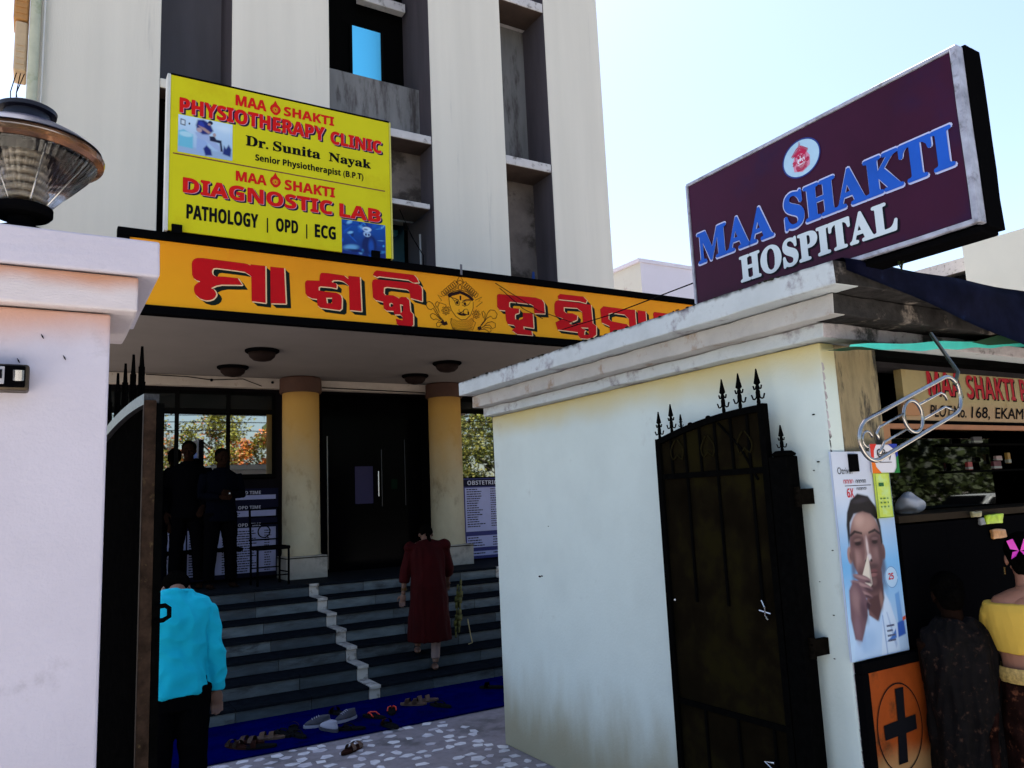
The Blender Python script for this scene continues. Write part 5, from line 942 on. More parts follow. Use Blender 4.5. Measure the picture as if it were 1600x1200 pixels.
B('card', mat('sticker_white', (.62, .60, .64), .4), GPY, 3.50, 3.715, 2.405, 2.413, 1.955, 2.095, bev=.003)
pl = PX(2.4035)
for nm, c_, poly in (('red', (.55, .03, .02), [(3.497, 2.03), (3.497, 2.098), (3.55, 2.098), (3.525, 2.065), (3.52, 2.03)]), ('orange', (.70, .15, .01), [(3.497, 2.03), (3.52, 2.03), (3.53, 1.985), (3.57, 1.953), (3.497, 1.953)]),
                     ('blue', (.02, .04, .30), [(3.64, 2.098), (3.717, 2.098), (3.717, 2.04), (3.70, 2.03), (3.69, 2.07)]), ('green', (.01, .16, .03), [(3.70, 2.03), (3.717, 2.04), (3.717, 1.953), (3.67, 1.953), (3.695, 1.98)])):
    pr('corner_mark', mat('sticker_' + nm, c_, .4), GPY, lambda bm: flat(bm, pl, poly, .5))
pr('lettering', M_ink, GPY, lambda bm: (text(bm, pl, 'G', 3.548, 2.032, .035, .042, 1, 'plain', .01), text(bm, pl, 'Pay', 3.59, 2.032, .075, .04, 1, 'plain', .01), rect(bm, pl, 3.56, 2.005, 3.66, 2.008, 1)))

# goods and glass in the shop
gl = thing('shop_glass_screen', 'dark reflecting glass screen above the shop counter', 'glass', (4.6, 2.86, 1.75))
B('pane', mat('shop_glass', (.034, .038, .036), .02, metal=1.), gl, 3.75, 6.1, 2.86, 2.872, 1.736, 2.52)
rnd = random.Random(31)
shelf = thing('medicine_shelf', 'dark shelf of small medicine boxes and bottles behind the counter', 'shelf', (5.3, 2.84, 1.74))
for z in (1.95, 2.12): B('shelf_board', M_blackm, shelf, 4.9, 6.1, 2.79, 2.855, z, z + .012)
for (x, z, w_, h, c_, lab) in ((5.02, 1.965, .05, .05, (.16, .012, .012), 'red and white medicine carton on the dark shelf'), (5.32, 1.965, .09, .05, (.06, .008, .012), 'dull red carton on the lower shelf'), (5.36, 2.02, .07, .03, (.2, .13, .12), 'small pale pink pack lying on the dull red carton'), (5.5, 2.0, .035, .07, (.18, .1, .015), 'small amber bottle at the right end of the shelf'), (5.12, 2.135, .10, .04, (.05, .05, .06), 'grey carton on the upper shelf')):
    b_ = thing('medicine_box', lab, 'box', (x, 2.8, z), 'packs on the medicine shelf')
    B('carton', mat('carton_%d' % int(x * 100), c_, .5, var=.1), b_, x, x + w_, 2.78, 2.8, z, z + h, bev=.002)
    B('carton_band', mat('carton_white', (.15, .17, .16), .5), b_, x - .001, x + w_ + .001, 2.779, 2.801, z + .004, z + h * .35)
# white cloth bundle on the counter
bm = bmesh.new(); bmesh.ops.create_icosphere(bm, subdivisions=4, radius=1, matrix=Matrix.Translation((4.07, 2.6, 1.785)) @ Matrix.Diagonal((.095, .06, .055, 1)))
for v in bm.verts: v.co += noise.noise_vector(v.co * 14) * .022
tag(obj('cloth_bundle', bm, mat('white_plastic', (.42, .42, .46), .5), smooth=True), 'crumpled white plastic bag lying on the shop counter', 'bag')
# packets hung on the counter front
for (x, w_, z, h, c_, lab) in ((4.46, .17, 1.655, .055, (.34, .48, .008), 'lime green packet hanging on the dark counter front under the mirrored car'), (4.33, .09, 1.70, .032, (.22, .19, .09), 'tan strip packet at the counter edge left of the lime green packet'), (4.40, .045, 1.655, .04, (.2, .2, .2), 'grey and white packet between the tan strip and the lime green packet'), (4.50, .14, 1.575, .05, (.40, .17, .05), 'orange and yellow packet hanging lowest on the counter front')):
    bm = bmesh.new(); box(bm, x, x + w_, 2.405, 2.425, z, z + h, bev=.006); subd(bm, 2)
    for v in bm.verts: v.co += noise.noise_vector(v.co * 26) * .008
    tag(obj('packet', bm, mat('packet_%d' % int(x * 100), c_, .4, var=.35, scale=40), smooth=True), lab, 'packet', 'packets hung on the counter front')

# chrome ring bracket
CR = thing('chrome_ring_bracket', 'polished steel oval bracket with inner ring hanging in front of the shop sign', 'bracket', (2.95, 1.8, 2.2))
def chrome():
    a = Vector((2.615, 1.8, 2.055)); b = Vector((3.21, 1.8, 2.255)); t = (b - a).normalized(); q = Vector((-t.z, 0, t.x)); M_ch = mat('chrome', (.36, .34, .33), .2, metal=1., var=.2, scale=30)
    def stad(p0, p1, r, n=12):
        P = []
        for k in range(n + 1): an = math.pi / 2 + math.pi * k / n; P.append(p0 + t * math.cos(an) * r + q * math.sin(an) * r)
        for k in range(n + 1): an = -math.pi / 2 + math.pi * k / n; P.append(p1 + t * math.cos(an) * r + q * math.sin(an) * r)
        return P
    bm = bmesh.new(); tube(bm, stad(a + t * .03, b - t * .03, .078), .0085, 10, closed=True); obj('outer_loop', bm, M_ch, CR, smooth=True)
    mid = (a + b) / 2
    bm = bmesh.new(); tube(bm, [mid + t * .062 * math.cos(k * .2618) + q * .062 * math.sin(k * .2618) for k in range(24)], .007, 8, closed=True); obj('inner_ring', bm, M_ch, CR, smooth=True)
    for sg in (-1, 1):
        e = mid + t * sg * .225
        bm = bmesh.new(); tube(bm, [mid + t * sg * .055 + q * .03, e + q * .03, e + t * sg * .025 + q * .015, e + t * sg * .028 - q * .01] , .0055, 8); tube(bm, [mid + t * sg * .055 - q * .03, e - q * .03, e + t * sg * .025 - q * .045, e + t * sg * .05 - q * .06], .0055, 8); obj('inner_bar', bm, M_ch, CR, smooth=True)
    bm = bmesh.new(); tube(bm, [a - t * .0 + q * .01 + t * (.03 * math.cos(k * .4)) + q * (.03 * math.sin(k * .4)) for k in range(12)], .005, 8); obj('end_hook', bm, M_ch, CR, smooth=True)
    bm = bmesh.new(); tube(bm, [b + t * .03 + q * .03, b + t * .08 + q * .07, (3.36, 1.95, 2.55)], .008, 8); obj('hanger_rod', bm, mat('dark_rod', (.06, .07, .06), .4, metal=.8), CR, smooth=True)
chrome()

# ------------------------------------------------------------------ maroon hospital sign on the booth roof
MS = thing('maroon_hospital_sign', 'large maroon box sign with blue and white hospital lettering on the booth roof', 'sign board', (3.2, 2.3, 2.9))
ya, yb, za, zb = 3.10, 1.56, 2.955, 3.63
def zbt(y): return 2.955 + (y - 3.10) * .035       # lower edge rises slightly with y
B('face', mat('maroon_vinyl', (.034, .004, .020), .35, var=.25, scale=1.5, dirt=(.022, .005, .030), dscale=1.2, damt=.4), MS, 3.1005, 3.104, yb + .02, ya - .012, 2.915, 3.62)
B('box', mat('sign_back', (.008, .008, .010), .7), MS, 3.1045, 3.24, yb + .012, ya - .006, 2.90, 3.625, bev=.004)
M_gf = mat('galvanised_frame', (.32, .33, .40), .5, metal=.2, var=.35, scale=12, dirt=(.10, .09, .10), dscale=10, damt=.3)
rough_box('frame', M_gf, MS, 3.094, 3.118, yb, ya, 3.622, 3.640, bev=.003, amp=.002, cuts=5)
rough_box('frame', M_gf, MS, 3.094, 3.118, yb, ya, 2.892, 2.912, bev=.003, amp=.002, cuts=5)
rough_box('frame', M_gf, MS, 3.092, 3.120, ya - .010, ya + .004, 2.90, 3.63, bev=.002, amp=.001)
rough_box('frame', M_gf, MS, 3.092, 3.145, yb - .012, yb + .016, 2.892, 3.64, bev=.004, amp=.002, cuts=5)
rough_box('rear_frame', M_black, MS, 3.146, 3.262, yb - .02, yb + .010, 2.88, 3.65, bev=.004, amp=.004, cuts=5)
rough_box('base_beam', M_black, MS, 3.12, 3.25, yb, ya, 2.86, 2.889, amp=.003, cuts=5)
for y in (2.2, 2.9): B('support_leg', M_black, MS, 3.16, 3.20, y, y + .04, 2.80, 2.858)
plS = Plane((3.0998, 0, 0), (0, -1, 0), (0, 0, 1), (-1, 0, 0))   # print coords = (-y, z)
M_bl = mat('blue_letter', (.012, .085, .46), .4, var=.15, scale=3); M_wl = mat('white_letter', (.50, .58, .64), .4); M_bs = mat('letter_side', (.004, .006, .012), .6); M_ol = mat('pale_letter_edge', (.42, .46, .70), .4)
for s, a, w_ in (('MAA', -3.045, .515), ('SHAKTI', -2.447, .832)):
    pr('letter_edge', M_ol, MS, lambda bm: text(bm, plS, s, a - .004, 3.150, w_ + .008, .172 + .008, 2, 'serif', .034, caps=.74))
    pr('lettering', M_bl, MS, lambda bm: text(bm, plS, s, a, 3.156, w_, .168, 4, 'serif', .026, caps=.72))
pr('letter_edge', M_bs, MS, lambda bm: text(bm, plS, 'HOSPITAL', -2.757 + .008, 2.974 - .008, .874, .132, 1, 'serif', .03, caps=.72))
pr('lettering', M_wl, MS, lambda bm: text(bm, plS, 'HOSPITAL', -2.757, 2.974, .874, .132, 4, 'serif', .03, caps=.725))
ec = (-2.324, 3.476)
pr('emblem_disc', mat('emblem_disc', (.34, .52, .68), .5, var=.1), MS, lambda bm: flat(bm, plS, ellipse(ec[0], ec[1], .105, .09, 36), 2))
pr('emblem_edge', C('edgeblue', (.02, .04, .20)), MS, lambda bm: ribbon(bm, plS, ellipse(ec[0], ec[1], .107, .092, 36) + [ellipse(ec[0], ec[1], .107, .092, 36)[0]], .007, 2.4))
M_cr2 = mat('emblem_crimson', (.42, .015, .07), .5); M_pk2 = mat('emblem_pink', (.55, .22, .34), .5)
def emb(bm):
    for w, p in EMBLEM[2:]: 
        pass
    e0 = EMBLEM[0][1]; cx = sum(q[0] for q in e0) / len(e0); cz = sum(q[1] for q in e0) / len(e0)
    for i, (w, p) in enumerate(EMBLEM):
        if all(abs(q[0] - cx) < .24 for q in p): ribbon(bm, plS, [(ec[0] - .003 + (q[0] - cx) * .205, ec[1] - .012 + (q[1] - cz) * .21) for q in p], w * .0005 + .0006, 3.4 + i * .006)
pr('emblem_hood', M_pk2, MS, lambda bm: flat(bm, plS, [(ec[0] + a, ec[1] + b) for a, b in ((-.045, -.055), (-.05, -.01), (-.035, .02), (0, .065), (.03, .03), (.05, -.005), (.045, -.05), (0, -.07))], 2.6))
pr('emblem_face', C('facepale', (.62, .60, .72)), MS, lambda bm: flat(bm, plS, ellipse(ec[0], ec[1] - .018, .022, .03, 16), 3.0))
pr('emblem_lines', M_cr2, MS, emb)
# weeds on roof edge, thin pole, wires
def twigs(name, c, n, h, label, rnd, m):
    bm = bmesh.new()
    for k in range(n):
        a = rnd.uniform(0, 6.28); p = Vector(c); P = [p.copy()]
        for j in range(4): p = p + Vector((math.cos(a) * .25, math.sin(a) * .25, 1)).normalized() * h / 4 + Vector((rnd.uniform(-1, 1), rnd.uniform(-1, 1), 0)) * h * .08; P.append(p.copy())
        tube(bm, P, h * .012 + .001, 4)
        for j in range(5):
            q = P[rnd.randrange(1, 5)]; d = Vector((rnd.uniform(-1, 1), rnd.uniform(-1, 1), rnd.uniform(-.4, .8))).normalized() * h * .16; s = d.cross(Vector((0, 0, 1))).normalized() * h * .04
            vs = [bm.verts.new(x) for x in (q, q + d * .5 + s, q + d, q + d * .5 - s)]; bm.faces.new(vs)
    return tag(obj(name, bm, m), label, 'plant')
M_dg = mat('dark_leaf', (.015, .022, .008), .8)
rnd = random.Random(17)
twigs('weed_tuft', (3.2, 1.95, 2.82), 7, .10, 'small dark weed tuft hanging under the maroon sign base', rnd, M_dg)
bm = bmesh.new()
for k in range(46):
    y = rnd.uniform(2.2, 5.6); p = Vector((2.925 + rnd.uniform(-.004, .02), y, 2.88))
    s = rnd.uniform(.004, .012)
    bmesh.ops.create_icosphere(bm, subdivisions=1, radius=1, matrix=Matrix.Translation(p) @ Matrix.Diagonal((s, s * rnd.uniform(1, 2.5), s * .6, 1)))
o = obj('roof_moss', bm, mat('black_moss', (.02, .02, .016), .95)); o['kind'] = 'stuff'; o['label'] = 'lumps of dark moss along the top edge of the booth cornice'
bm = bmesh.new(); tube(bm, [(3.35, 3.2, 2.88), (3.33, 3.2, 3.52)], .004, 6)
o = obj('antenna_rod', bm, M_black); tag(o, 'thin dark rod standing left of the maroon sign', 'rod')
bm = bmesh.new()
for k in range(4):
    tube(bm, [(3.28 + .01 * k, 3.17 + .05 * k, 2.89), (3.3, 3.2 + .05 * k, 2.98), (3.27, 3.16, 3.03 + .03 * k)], .002, 4)
tag(obj('wire_tangle', bm, M_ink), 'tangle of thin wires at the left foot of the maroon sign', 'wire')
for (P, lab) in (([(3.2, 3.15, 3.10), (3.9, 4.9, 3.35), (4.5, 6.4, 3.6), (5.45, 7.42, 3.95)], 'thin cable drooping from the maroon sign to the orange board'), ([(5.45, 7.42, 3.95), (4.9, 7.44, 4.08), (4.35, 7.45, 4.35)], 'thin cable crossing the right half of the orange board'), ([(4.95, 7.42, 3.98), (4.7, 7.44, 4.08), (4.4, 7.45, 4.30)], 'second thin cable crossing the orange board just under the first')):
    bm = bmesh.new(); tube(bm, P, .0045, 5); tag(obj('drooping_cable', bm, M_ink), lab, 'cable')

# ------------------------------------------------------------------ far buildings
FB = thing('far_white_house', 'far white flat roofed house seen between the hospital and the maroon sign', 'building', (19, 22, 0))
M_fh = mat('far_white_plaster', (.60, .57, .66), .9, var=.04, scale=.6); M_fh2 = mat('far_cream_plaster', (.55, .54, .50), .9, var=.05, scale=.8, dirt=(.30, .18, .17), dscale=.9, damt=.15)
bm = bmesh.new(); box(bm, 17.5, 25, 20, 30, 0, 9.85); bm.normal_update()
for f in bm.faces: f.material_index = 1 if f.normal.x < -.5 else 0
obj('wall', bm, [M_fh, M_fh2], FB)
B('parapet', M_fh, FB, 17.4, 25.1, 19.95, 30, 9.852, 9.98); B('wall', M_fh2, FB, 22.6, 25.6, 19.2, 19.948, 0, 9.7)
B('window', M_blackm, FB, 19, 20.2, 19.96, 19.99, 5.5, 7.0)
RB = thing('right_white_house', 'pale house with ledges and a dark opening behind the maroon sign at the right edge', 'building', (24, 6, 0))
M_rh = mat('right_house_plaster', (.62, .62, .56), .9, var=.05, scale=.4, dirt=(.36, .36, .32), dscale=.5, damt=.12, bump=.2)
RK = 2.2
def rb(n, m, *d):
    e = [v * RK for v in d[:4]] + [max(0, 1.9 + (v - 1.9) * RK) if v > 0 else 0 for v in d[4:]]
    return B(n, m, RB, *e)
rb('wall', M_rh, 10, 13, 1.5, 5.26, 0, 4.86)
rb('wall', M_rh, 12, 13, 5.262, 8, 0, 4.1)
rb('ledge', M_slab, 10.3, 13, 5.262, 7.0, 4.62, 4.80)
rb('ledge', M_black, 10.25, 13, 5.262, 7.0, 4.48, 4.56)
rb('ledge', M_slab, 10.4, 13, 5.262, 6.8, 4.28, 4.40)
rb('window', M_blackm, 11.9, 11.99, 5.5, 6.9, 3.6, 4.25); rb('door', mat('brown_door', (.08, .03, .01), .6), 10.02, 10.06, 5.262, 5.36, 4.0, 4.25)
twigs('rooftop_weed', (22.2, 11.0, 8.42), 5, .95, 'pale dry weed growing on the parapet of the right house', random.Random(2), mat('dry_weed', (.3, .3, .33), .8))
twigs('palm_tip', (24.2, 10.05, 9.0), 3, 1.1, 'dark leaf tip poking in at the right edge above the right house', random.Random(3), M_dg)
# ------------------------------------------------------------------ people
def fuse(bm, voxel, sm=3):
    me = bpy.data.meshes.new('f'); bmesh.ops.recalc_face_normals(bm, faces=bm.faces); bm.to_mesh(me); bm.free()
    o = bpy.data.objects.new('f', me); COL.objects.link(o)
    r = o.modifiers.new('r', 'REMESH'); r.mode = 'VOXEL'; r.voxel_size = voxel
    s = o.modifiers.new('s', 'SMOOTH'); s.factor = .5; s.iterations = sm
    dg = bpy.context.evaluated_depsgraph_get(); dg.update()
    m2 = bpy.data.meshes.new_from_object(o.evaluated_get(dg))
    bpy.data.objects.remove(o); bpy.data.meshes.remove(me)
    out = bmesh.new(); out.from_mesh(m2); bpy.data.meshes.remove(m2)
    return out
class Human:
    def __init__(s, name, label, loc, heading=0., H=1.68, lean=0., headp=0., arms=None, legs=None, skin=None, group=None, wide=1.):
        s.k = H / 1.7; s.M = Matrix.Translation(loc) @ Matrix.Rotation(heading, 4, 'Z') @ Matrix.Scale(s.k, 4)
        s.lean = lean; s.headp = headp; s.w = wide; s.label = label; s.loc = Vector(loc)
        s.arms = arms or [((-.20, 0, 1.40), (-.245, -.01, 1.13), (-.24, .03, .88)), ((.20, 0, 1.40), (.245, -.01, 1.13), (.24, .03, .88))]
        s.legs = legs or [((-.09, 0, .92), (-.10, .01, .50), (-.11, -.01, .09)), ((.09, 0, .92), (.10, .01, .50), (.11, -.01, .09))]
        s.skin = skin or mat('brown_skin', (.12, .06, .04), .55, var=.1)
        s.group = group
    def L(s, p):            # bend above the hips
        p = Vector(p)
        if p.z > .95 and s.lean:
            q = p - Vector((0, 0, .95)); q = Matrix.Rotation(-s.lean, 3, 'X') @ q; p = q + Vector((0, 0, .95))
        return p
    def torso(s, bm, g=0., z0=.86, z1=1.44):
        prof = [(.86, .155, .11), (.95, .165, .115), (1.05, .145, .10), (1.15, .15, .105), (1.27, .17, .115), (1.36, .18, .11), (1.42, .15, .085), (1.46, .075, .065)]
        rg = []
        for z, a, b in prof:
            if z0 - .001 <= z <= z1 + .03: rg.append((s.L((0, .0, z)), a * s.w + g, b * s.w + g, Matrix.Rotation(-s.lean if z > .95 else 0, 3, 'X')))
        loft(bm, rg, 24)
    def limb(s, bm, pts, rr, g=0.):
        tube(bm, pts, [r + g for r in rr], 12)
    def armpts(s, a): 
        sh, el, wr = [s.L(p) for p in a]
        return [sh, sh.lerp(el, .5), el, el.lerp(wr, .5), wr]
    def hand(s, bm, a, curl=.5):
        sh, el, wr = [s.L(p) for p in a]
        d = (wr - el).normalized(); side = d.cross(Vector((0, 1, 0))); side = side.normalized() if side.length > .1 else Vector((1, 0, 0)); nrm = d.cross(side).normalized()
        P = wr + d * .05
        M = Matrix((side, d, nrm)).transposed().to_4x4(); M.translation = P
        bmesh.ops.create_uvsphere(bm, u_segments=12, v_segments=8, radius=1, matrix=M @ Matrix.Diagonal((.04, .055, .017, 1)))
        for i, ln_ in enumerate((.068, .078, .074, .058)):
            o = P + side * (-.03 + i * .02) + d * .035; q1 = o + (d * (1 - curl * .3) + nrm * curl * .5) * ln_ * .55; q2 = q1 + (d * (1 - curl) + nrm * curl) .normalized() * ln_ * .5
            tube(bm, [o, q1, q2], [.0095, .0088, .007], 7)
        o = P - side * .036 - d * .02; tube(bm, [o, o - side * .022 + d * .03, o - side * .022 + d * .062 + nrm * .01], [.012, .0105, .008], 7)
    def head(s, bm):
        c = s.L((0, .015, 1.60)); Rm = Matrix.Rotation(-s.lean - s.headp, 4, 'X'); nb = s.L((0, 0, 1.44))
        off = Matrix.Rotation(-s.headp, 3, 'X') @ (s.L((0, .02, 1.61)) - s.L((0, 0, 1.48))); c = s.L((0, 0, 1.48)) + off
        s.hc = c; s.hR = Rm
        tube(bm, [nb, c + Rm.to_3x3() @ Vector((0, -.01, -.06))], [.06, .054], 14)
        T = Matrix.Translation(c) @ Rm
        def e(p, r): bmesh.ops.create_uvsphere(bm, u_segments=16, v_segments=12, radius=1, matrix=T @ Matrix.Translation(p) @ Matrix.Diagonal((*r, 1)))
        e((0, -.01, .03), (.078, .096, .088)); e((0, .022, -.045), (.058, .068, .066)); e((0, .05, -.085), (.03, .025, .02))   # skull, jaw, chin
        e((0, .098, -.012), (.011, .016, .026)); e((0, .104, -.03), (.016, .012, .01))          # nose
        e((0, .088, -.058), (.024, .010, .006)); e((0, .086, -.068), (.02, .010, .006))         # lips
        for sg in (-1, 1):
            e((sg * .03, .084, .012), (.017, .009, .008)); e((sg * .031, .09, .03), (.024, .01, .007)); e((sg * .079, -.005, -.005), (.009, .018, .03)); e((sg * .04, .072, -.02), (.022, .02, .016))
    def build(s, name='person', cat='person'):
        t = thing(name, s.label, cat, s.loc, s.group); s.t = t
        bm = bmesh.new(); s.torso(bm)
        for a in s.arms: s.limb(bm, s.armpts(a), [.052, .045, .037, .034, .024]); s.hand(bm, a)
        for l in s.legs:
            h, k, an = [Vector(p) for p in l]
            s.limb(bm, [h, h.lerp(k, .5), k, k.lerp(an, .4), an], [.085, .072, .052, .052, .033])
            f = an + Vector((0, .06, -.055)); bmesh.ops.create_uvsphere(bm, u_segments=12, v_segments=8, radius=1, matrix=Matrix.Translation(f) @ Matrix.Diagonal((.042, .12, .032, 1)))
            for i in range(5): 
                q = f + Vector((-.03 + i * .015, .10, -.008)); tube(bm, [q, q + Vector((0, .035 - .003 * abs(i - 1), -.004))], [.011, .009], 6)
        s.head(bm)
        bm = fuse(bm, .0075, 2); bm.transform(s.M)
        o = obj('body', bm, s.skin, t, smooth=True)
        return t
    def cloth(s, name, m, parts, voxel=.011, wr=.006, wsc=9., label=None, stretch=(1, 1, .5)):
        """parts: list of (callable(bm)) building overlapping volumes in body coordinates"""
        bm = bmesh.new()
        for p in parts: p(bm)
        bm = fuse(bm, voxel, 3)
        bm.normal_update()
        ns = [v.normal.copy() for v in bm.verts]
        for v, n in zip(bm.verts, ns):
            q = Vector((v.co.x * stretch[0], v.co.y * stretch[1], v.co.z * stretch[2])) * wsc
            a = noise.noise(q) + .5 * noise.noise(q * 2.3)
            r = 1 - abs(noise.noise(q * 1.3 + Vector((5, 3, 1)))) * 2
            v.co += n * (a * wr + r * wr * .8)
        bm.transform(s.M)
        o = obj(name, bm, m, s.t, smooth=True)
        if label: o['label'] = label
        return o
    def hair(s, m, style='short'):
        bm = bmesh.new(); T = Matrix.Translation(s.hc) @ s.hR
        def e(p, r): bmesh.ops.create_uvsphere(bm, u_segments=18, v_segments=14, radius=1, matrix=T @ Matrix.Translation(p) @ Matrix.Diagonal((*r, 1)))
        e((0, -.022, .042), (.086, .094, .088))
        e((0, -.045, -.0), (.078, .062, .072))
        if style == 'bun': e((0, -.10, -.02), (.05, .045, .05)); e((0, -.05, -.05), (.065, .05, .05))
        if style == 'plait':
            p = Vector((0, -.09, -.03))
            for k in range(14): e((.008 * math.sin(k * 1.6), -.10 - .004 * k, -.03 - k * .032), (.028 - k * .001, .024, .026))
        bm = fuse(bm, .008, 1)
        for v in bm.verts: v.co += noise.noise_vector(v.co * 40) * .004 + noise.noise_vector(v.co * 12) * .004
        bm.transform(s.M); return obj('hair', bm, m, s.t, smooth=True)
M_hair = mat('black_hair', (.002, .0018, .0016), .6, var=.5, scale=90, bump=.4, bscale=200)
def E(bm, p, r, M=None): bmesh.ops.create_uvsphere(bm, u_segments=16, v_segments=12, radius=1, matrix=Matrix.Translation(p) @ (M.to_4x4() if M else Matrix.Identity(4)) @ Matrix.Diagonal((*r, 1)))

def trousers(h, m, g=.014, name='trousers', z=.10):
    def hips(bm): loft(bm, [((0, 0, .80), .16 + g, .11 + g), ((0, 0, .88), .168 + g, .118 + g), ((0, 0, .97), .16 + g, .11 + g)], 22)
    def leg(l):
        def f(bm):
            a, k, an = [Vector(p) for p in l]; an = an + Vector((0, 0, z - .09))
            tube(bm, [a, a.lerp(k, .5), k, k.lerp(an, .5), an], [.098 + g, .085 + g, .066 + g, .062 + g, .055 + g], 14)
        return f
    h.cloth(name, m, [hips] + [leg(l) for l in h.legs], wr=.005, wsc=7, stretch=(1, 1, 1.2))
def shirt(h, m, g=.018, z0=.80, sleeve=1., flare=.012, name='shirt', voxel=.010, wr=.007):
    def body(bm):
        rg = [(h.L((0, 0, z0)), .168 * h.w + g + flare, .12 * h.w + g + flare)]
        for z, a, b in ((.95, .168, .12), (1.05, .158, .115), (1.15, .162, .118), (1.27, .178, .125), (1.36, .185, .118), (1.42, .155, .095), (1.455, .085, .075), (1.485, .068, .066)):
            rg.append((h.L((0, 0, z)), a * h.w + g, b * h.w + g * .8, Matrix.Rotation(-h.lean if z > .95 else 0, 3, 'X')))
        loft(bm, rg, 28)
    def sl(a):
        def f(bm):
            P = h.armpts(a); n = len(P); k = max(2, int(round(2 + (n - 2) * sleeve)))
            tube(bm, P[:k], [.056, .057, .051, .047, .040][:k], 14)
        return f
    h.cloth(name, m, [body] + [sl(a) for a in h.arms], voxel=voxel, wr=wr, wsc=8, stretch=(1, 1, .8))

# man in the turquoise shirt, back to the camera, head bowed
tq = Human('person', 'person in a turquoise long sleeved shirt seen from behind with bowed head', (.735, 5.2, .0), heading=-.08, H=1.66, lean=.13, headp=1.3, wide=.92,
           arms=[((-.16, 0, 1.36), (-.215, .05, 1.12), (-.14, .20, .98)), ((.16, 0, 1.36), (.222, -.015, 1.12), (.232, .03, .87))])
tq.build()
M_tq = mat('turquoise_cotton', (.006, .40, .56), .8, var=.06, scale=5, bump=.15, bscale=300)
shirt(tq, M_tq, z0=.885, g=.026, wr=.016, voxel=.008)
trousers(tq, mat('black_trousers', (.002, .002, .0025), .85)); tq.hair(M_hair)
bm = bmesh.new(); P = tq.M @ tq.L((.232, .03, .885)); lathe(bm, [(.030, -.008), (.034, -.008), (.034, .008), (.030, .008)], P, 16, cap=False); obj('wristwatch', bm, M_steel, tq.t)
def collar(h, m):
    bm = bmesh.new(); tube(bm, [h.M @ (h.L((.068 * math.cos(a * .3), -.004 + .062 * math.sin(a * .3), 1.475))) for a in range(21)], .016, 8); obj('collar', bm, m, h.t, smooth=True)
collar(tq, M_tq)

# three men on the portico, faces in shade, put into a near-black skin colour
M_shskin = mat('shaded_skin', (.012, .006, .004), .55, var=.1)
M_dkc = mat('black_uniform', (.0015, .0015, .002), .85); M_dk2 = mat('very_dark_navy_clothes', (.0015, .002, .004), .85)
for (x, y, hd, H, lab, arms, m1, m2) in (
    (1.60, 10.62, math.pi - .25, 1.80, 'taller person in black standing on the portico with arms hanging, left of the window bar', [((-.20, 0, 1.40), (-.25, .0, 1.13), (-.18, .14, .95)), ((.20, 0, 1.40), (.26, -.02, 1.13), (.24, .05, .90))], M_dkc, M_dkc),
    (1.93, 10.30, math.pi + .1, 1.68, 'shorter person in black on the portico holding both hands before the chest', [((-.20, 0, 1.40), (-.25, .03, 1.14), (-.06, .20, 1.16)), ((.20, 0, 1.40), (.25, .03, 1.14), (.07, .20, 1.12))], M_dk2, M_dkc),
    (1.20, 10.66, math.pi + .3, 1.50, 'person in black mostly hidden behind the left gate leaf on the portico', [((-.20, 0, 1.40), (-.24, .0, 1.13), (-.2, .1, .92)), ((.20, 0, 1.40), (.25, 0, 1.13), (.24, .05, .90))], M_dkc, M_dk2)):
    h = Human('person', lab, (x, y, FL), heading=hd, H=H, headp=.1, arms=arms, skin=M_shskin, group='people waiting on the portico', legs=[((-.09, 0, .92), (-.12, .01, .50), (-.14, -.01, .09)), ((.09, 0, .92), (.12, .01, .50), (.14, -.01, .09))])
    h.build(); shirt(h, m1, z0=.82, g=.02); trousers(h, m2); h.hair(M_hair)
    if H == 1.68:
        bm = bmesh.new(); Q = h.M @ Vector((0, .25, 1.16)); box(bm, Q.x - .04, Q.x + .04, Q.y - .004, Q.y + .004, Q.z - .01, Q.z + .004); obj('phone', bm, M_steel, h.t)
# woman in the dark red kurta climbing the stairs
rw = Human('person', 'person in a long dark red kurta and pale leggings climbing the stairs seen from behind', (3.66, 7.98, .142), heading=-.35, H=1.60, lean=.17, headp=1.0, wide=1.12,
           arms=[((-.19, 0, 1.39), (-.26, .02, 1.12), (-.29, .06, .86)), ((.19, 0, 1.39), (.25, .06, 1.14), (.24, .2, 1.0))],
           legs=[((-.09, 0, .92), (-.12, .14, .58), (-.13, .20, .245)), ((.09, 0, .92), (.08, .03, .50), (.05, -.03, .09))])
rw.build()
M_kurta = mat('dark_red_cotton', (.024, .0004, .0007), .85, var=.2, scale=6, bump=.2, bscale=250)
def skirt(bm): loft(bm, [((.0, .04, .33), .25, .22), ((0, .03, .55), .235, .20), ((0, .01, .80), .215, .165), ((0, 0, .95), .195, .145)], 30)
def ktop(bm):
    rg = [(rw.L((0, 0, z)), a, b, Matrix.Rotation(-rw.lean if z > .95 else 0, 3, 'X')) for z, a, b in ((.93, .20, .15), (1.05, .19, .14), (1.15, .195, .14), (1.27, .21, .145), (1.36, .21, .13), (1.42, .18, .105), (1.455, .09, .08))]
    loft(bm, rg, 28)
def ksl(a): return lambda bm: tube(bm, rw.armpts(a)[:4], [.066, .060, .054, .056], 14)
rw.cloth('kurta', M_kurta, [skirt, ktop, lambda bm: [E(bm, rw.L((sg * .195, 0, 1.385)), (.085, .085, .07)) for sg in (-1, 1)]] + [ksl(a) for a in rw.arms], voxel=.011, wr=.010, wsc=7, stretch=(1.4, 1.4, .35))
trousers(rw, mat('pale_leggings', (.17, .12, .11), .8, var=.1), g=-.008, name='leggings', z=.13); rw.hair(M_hair, 'plait')
bm = bmesh.new()   # dupatta and a small bag on her right
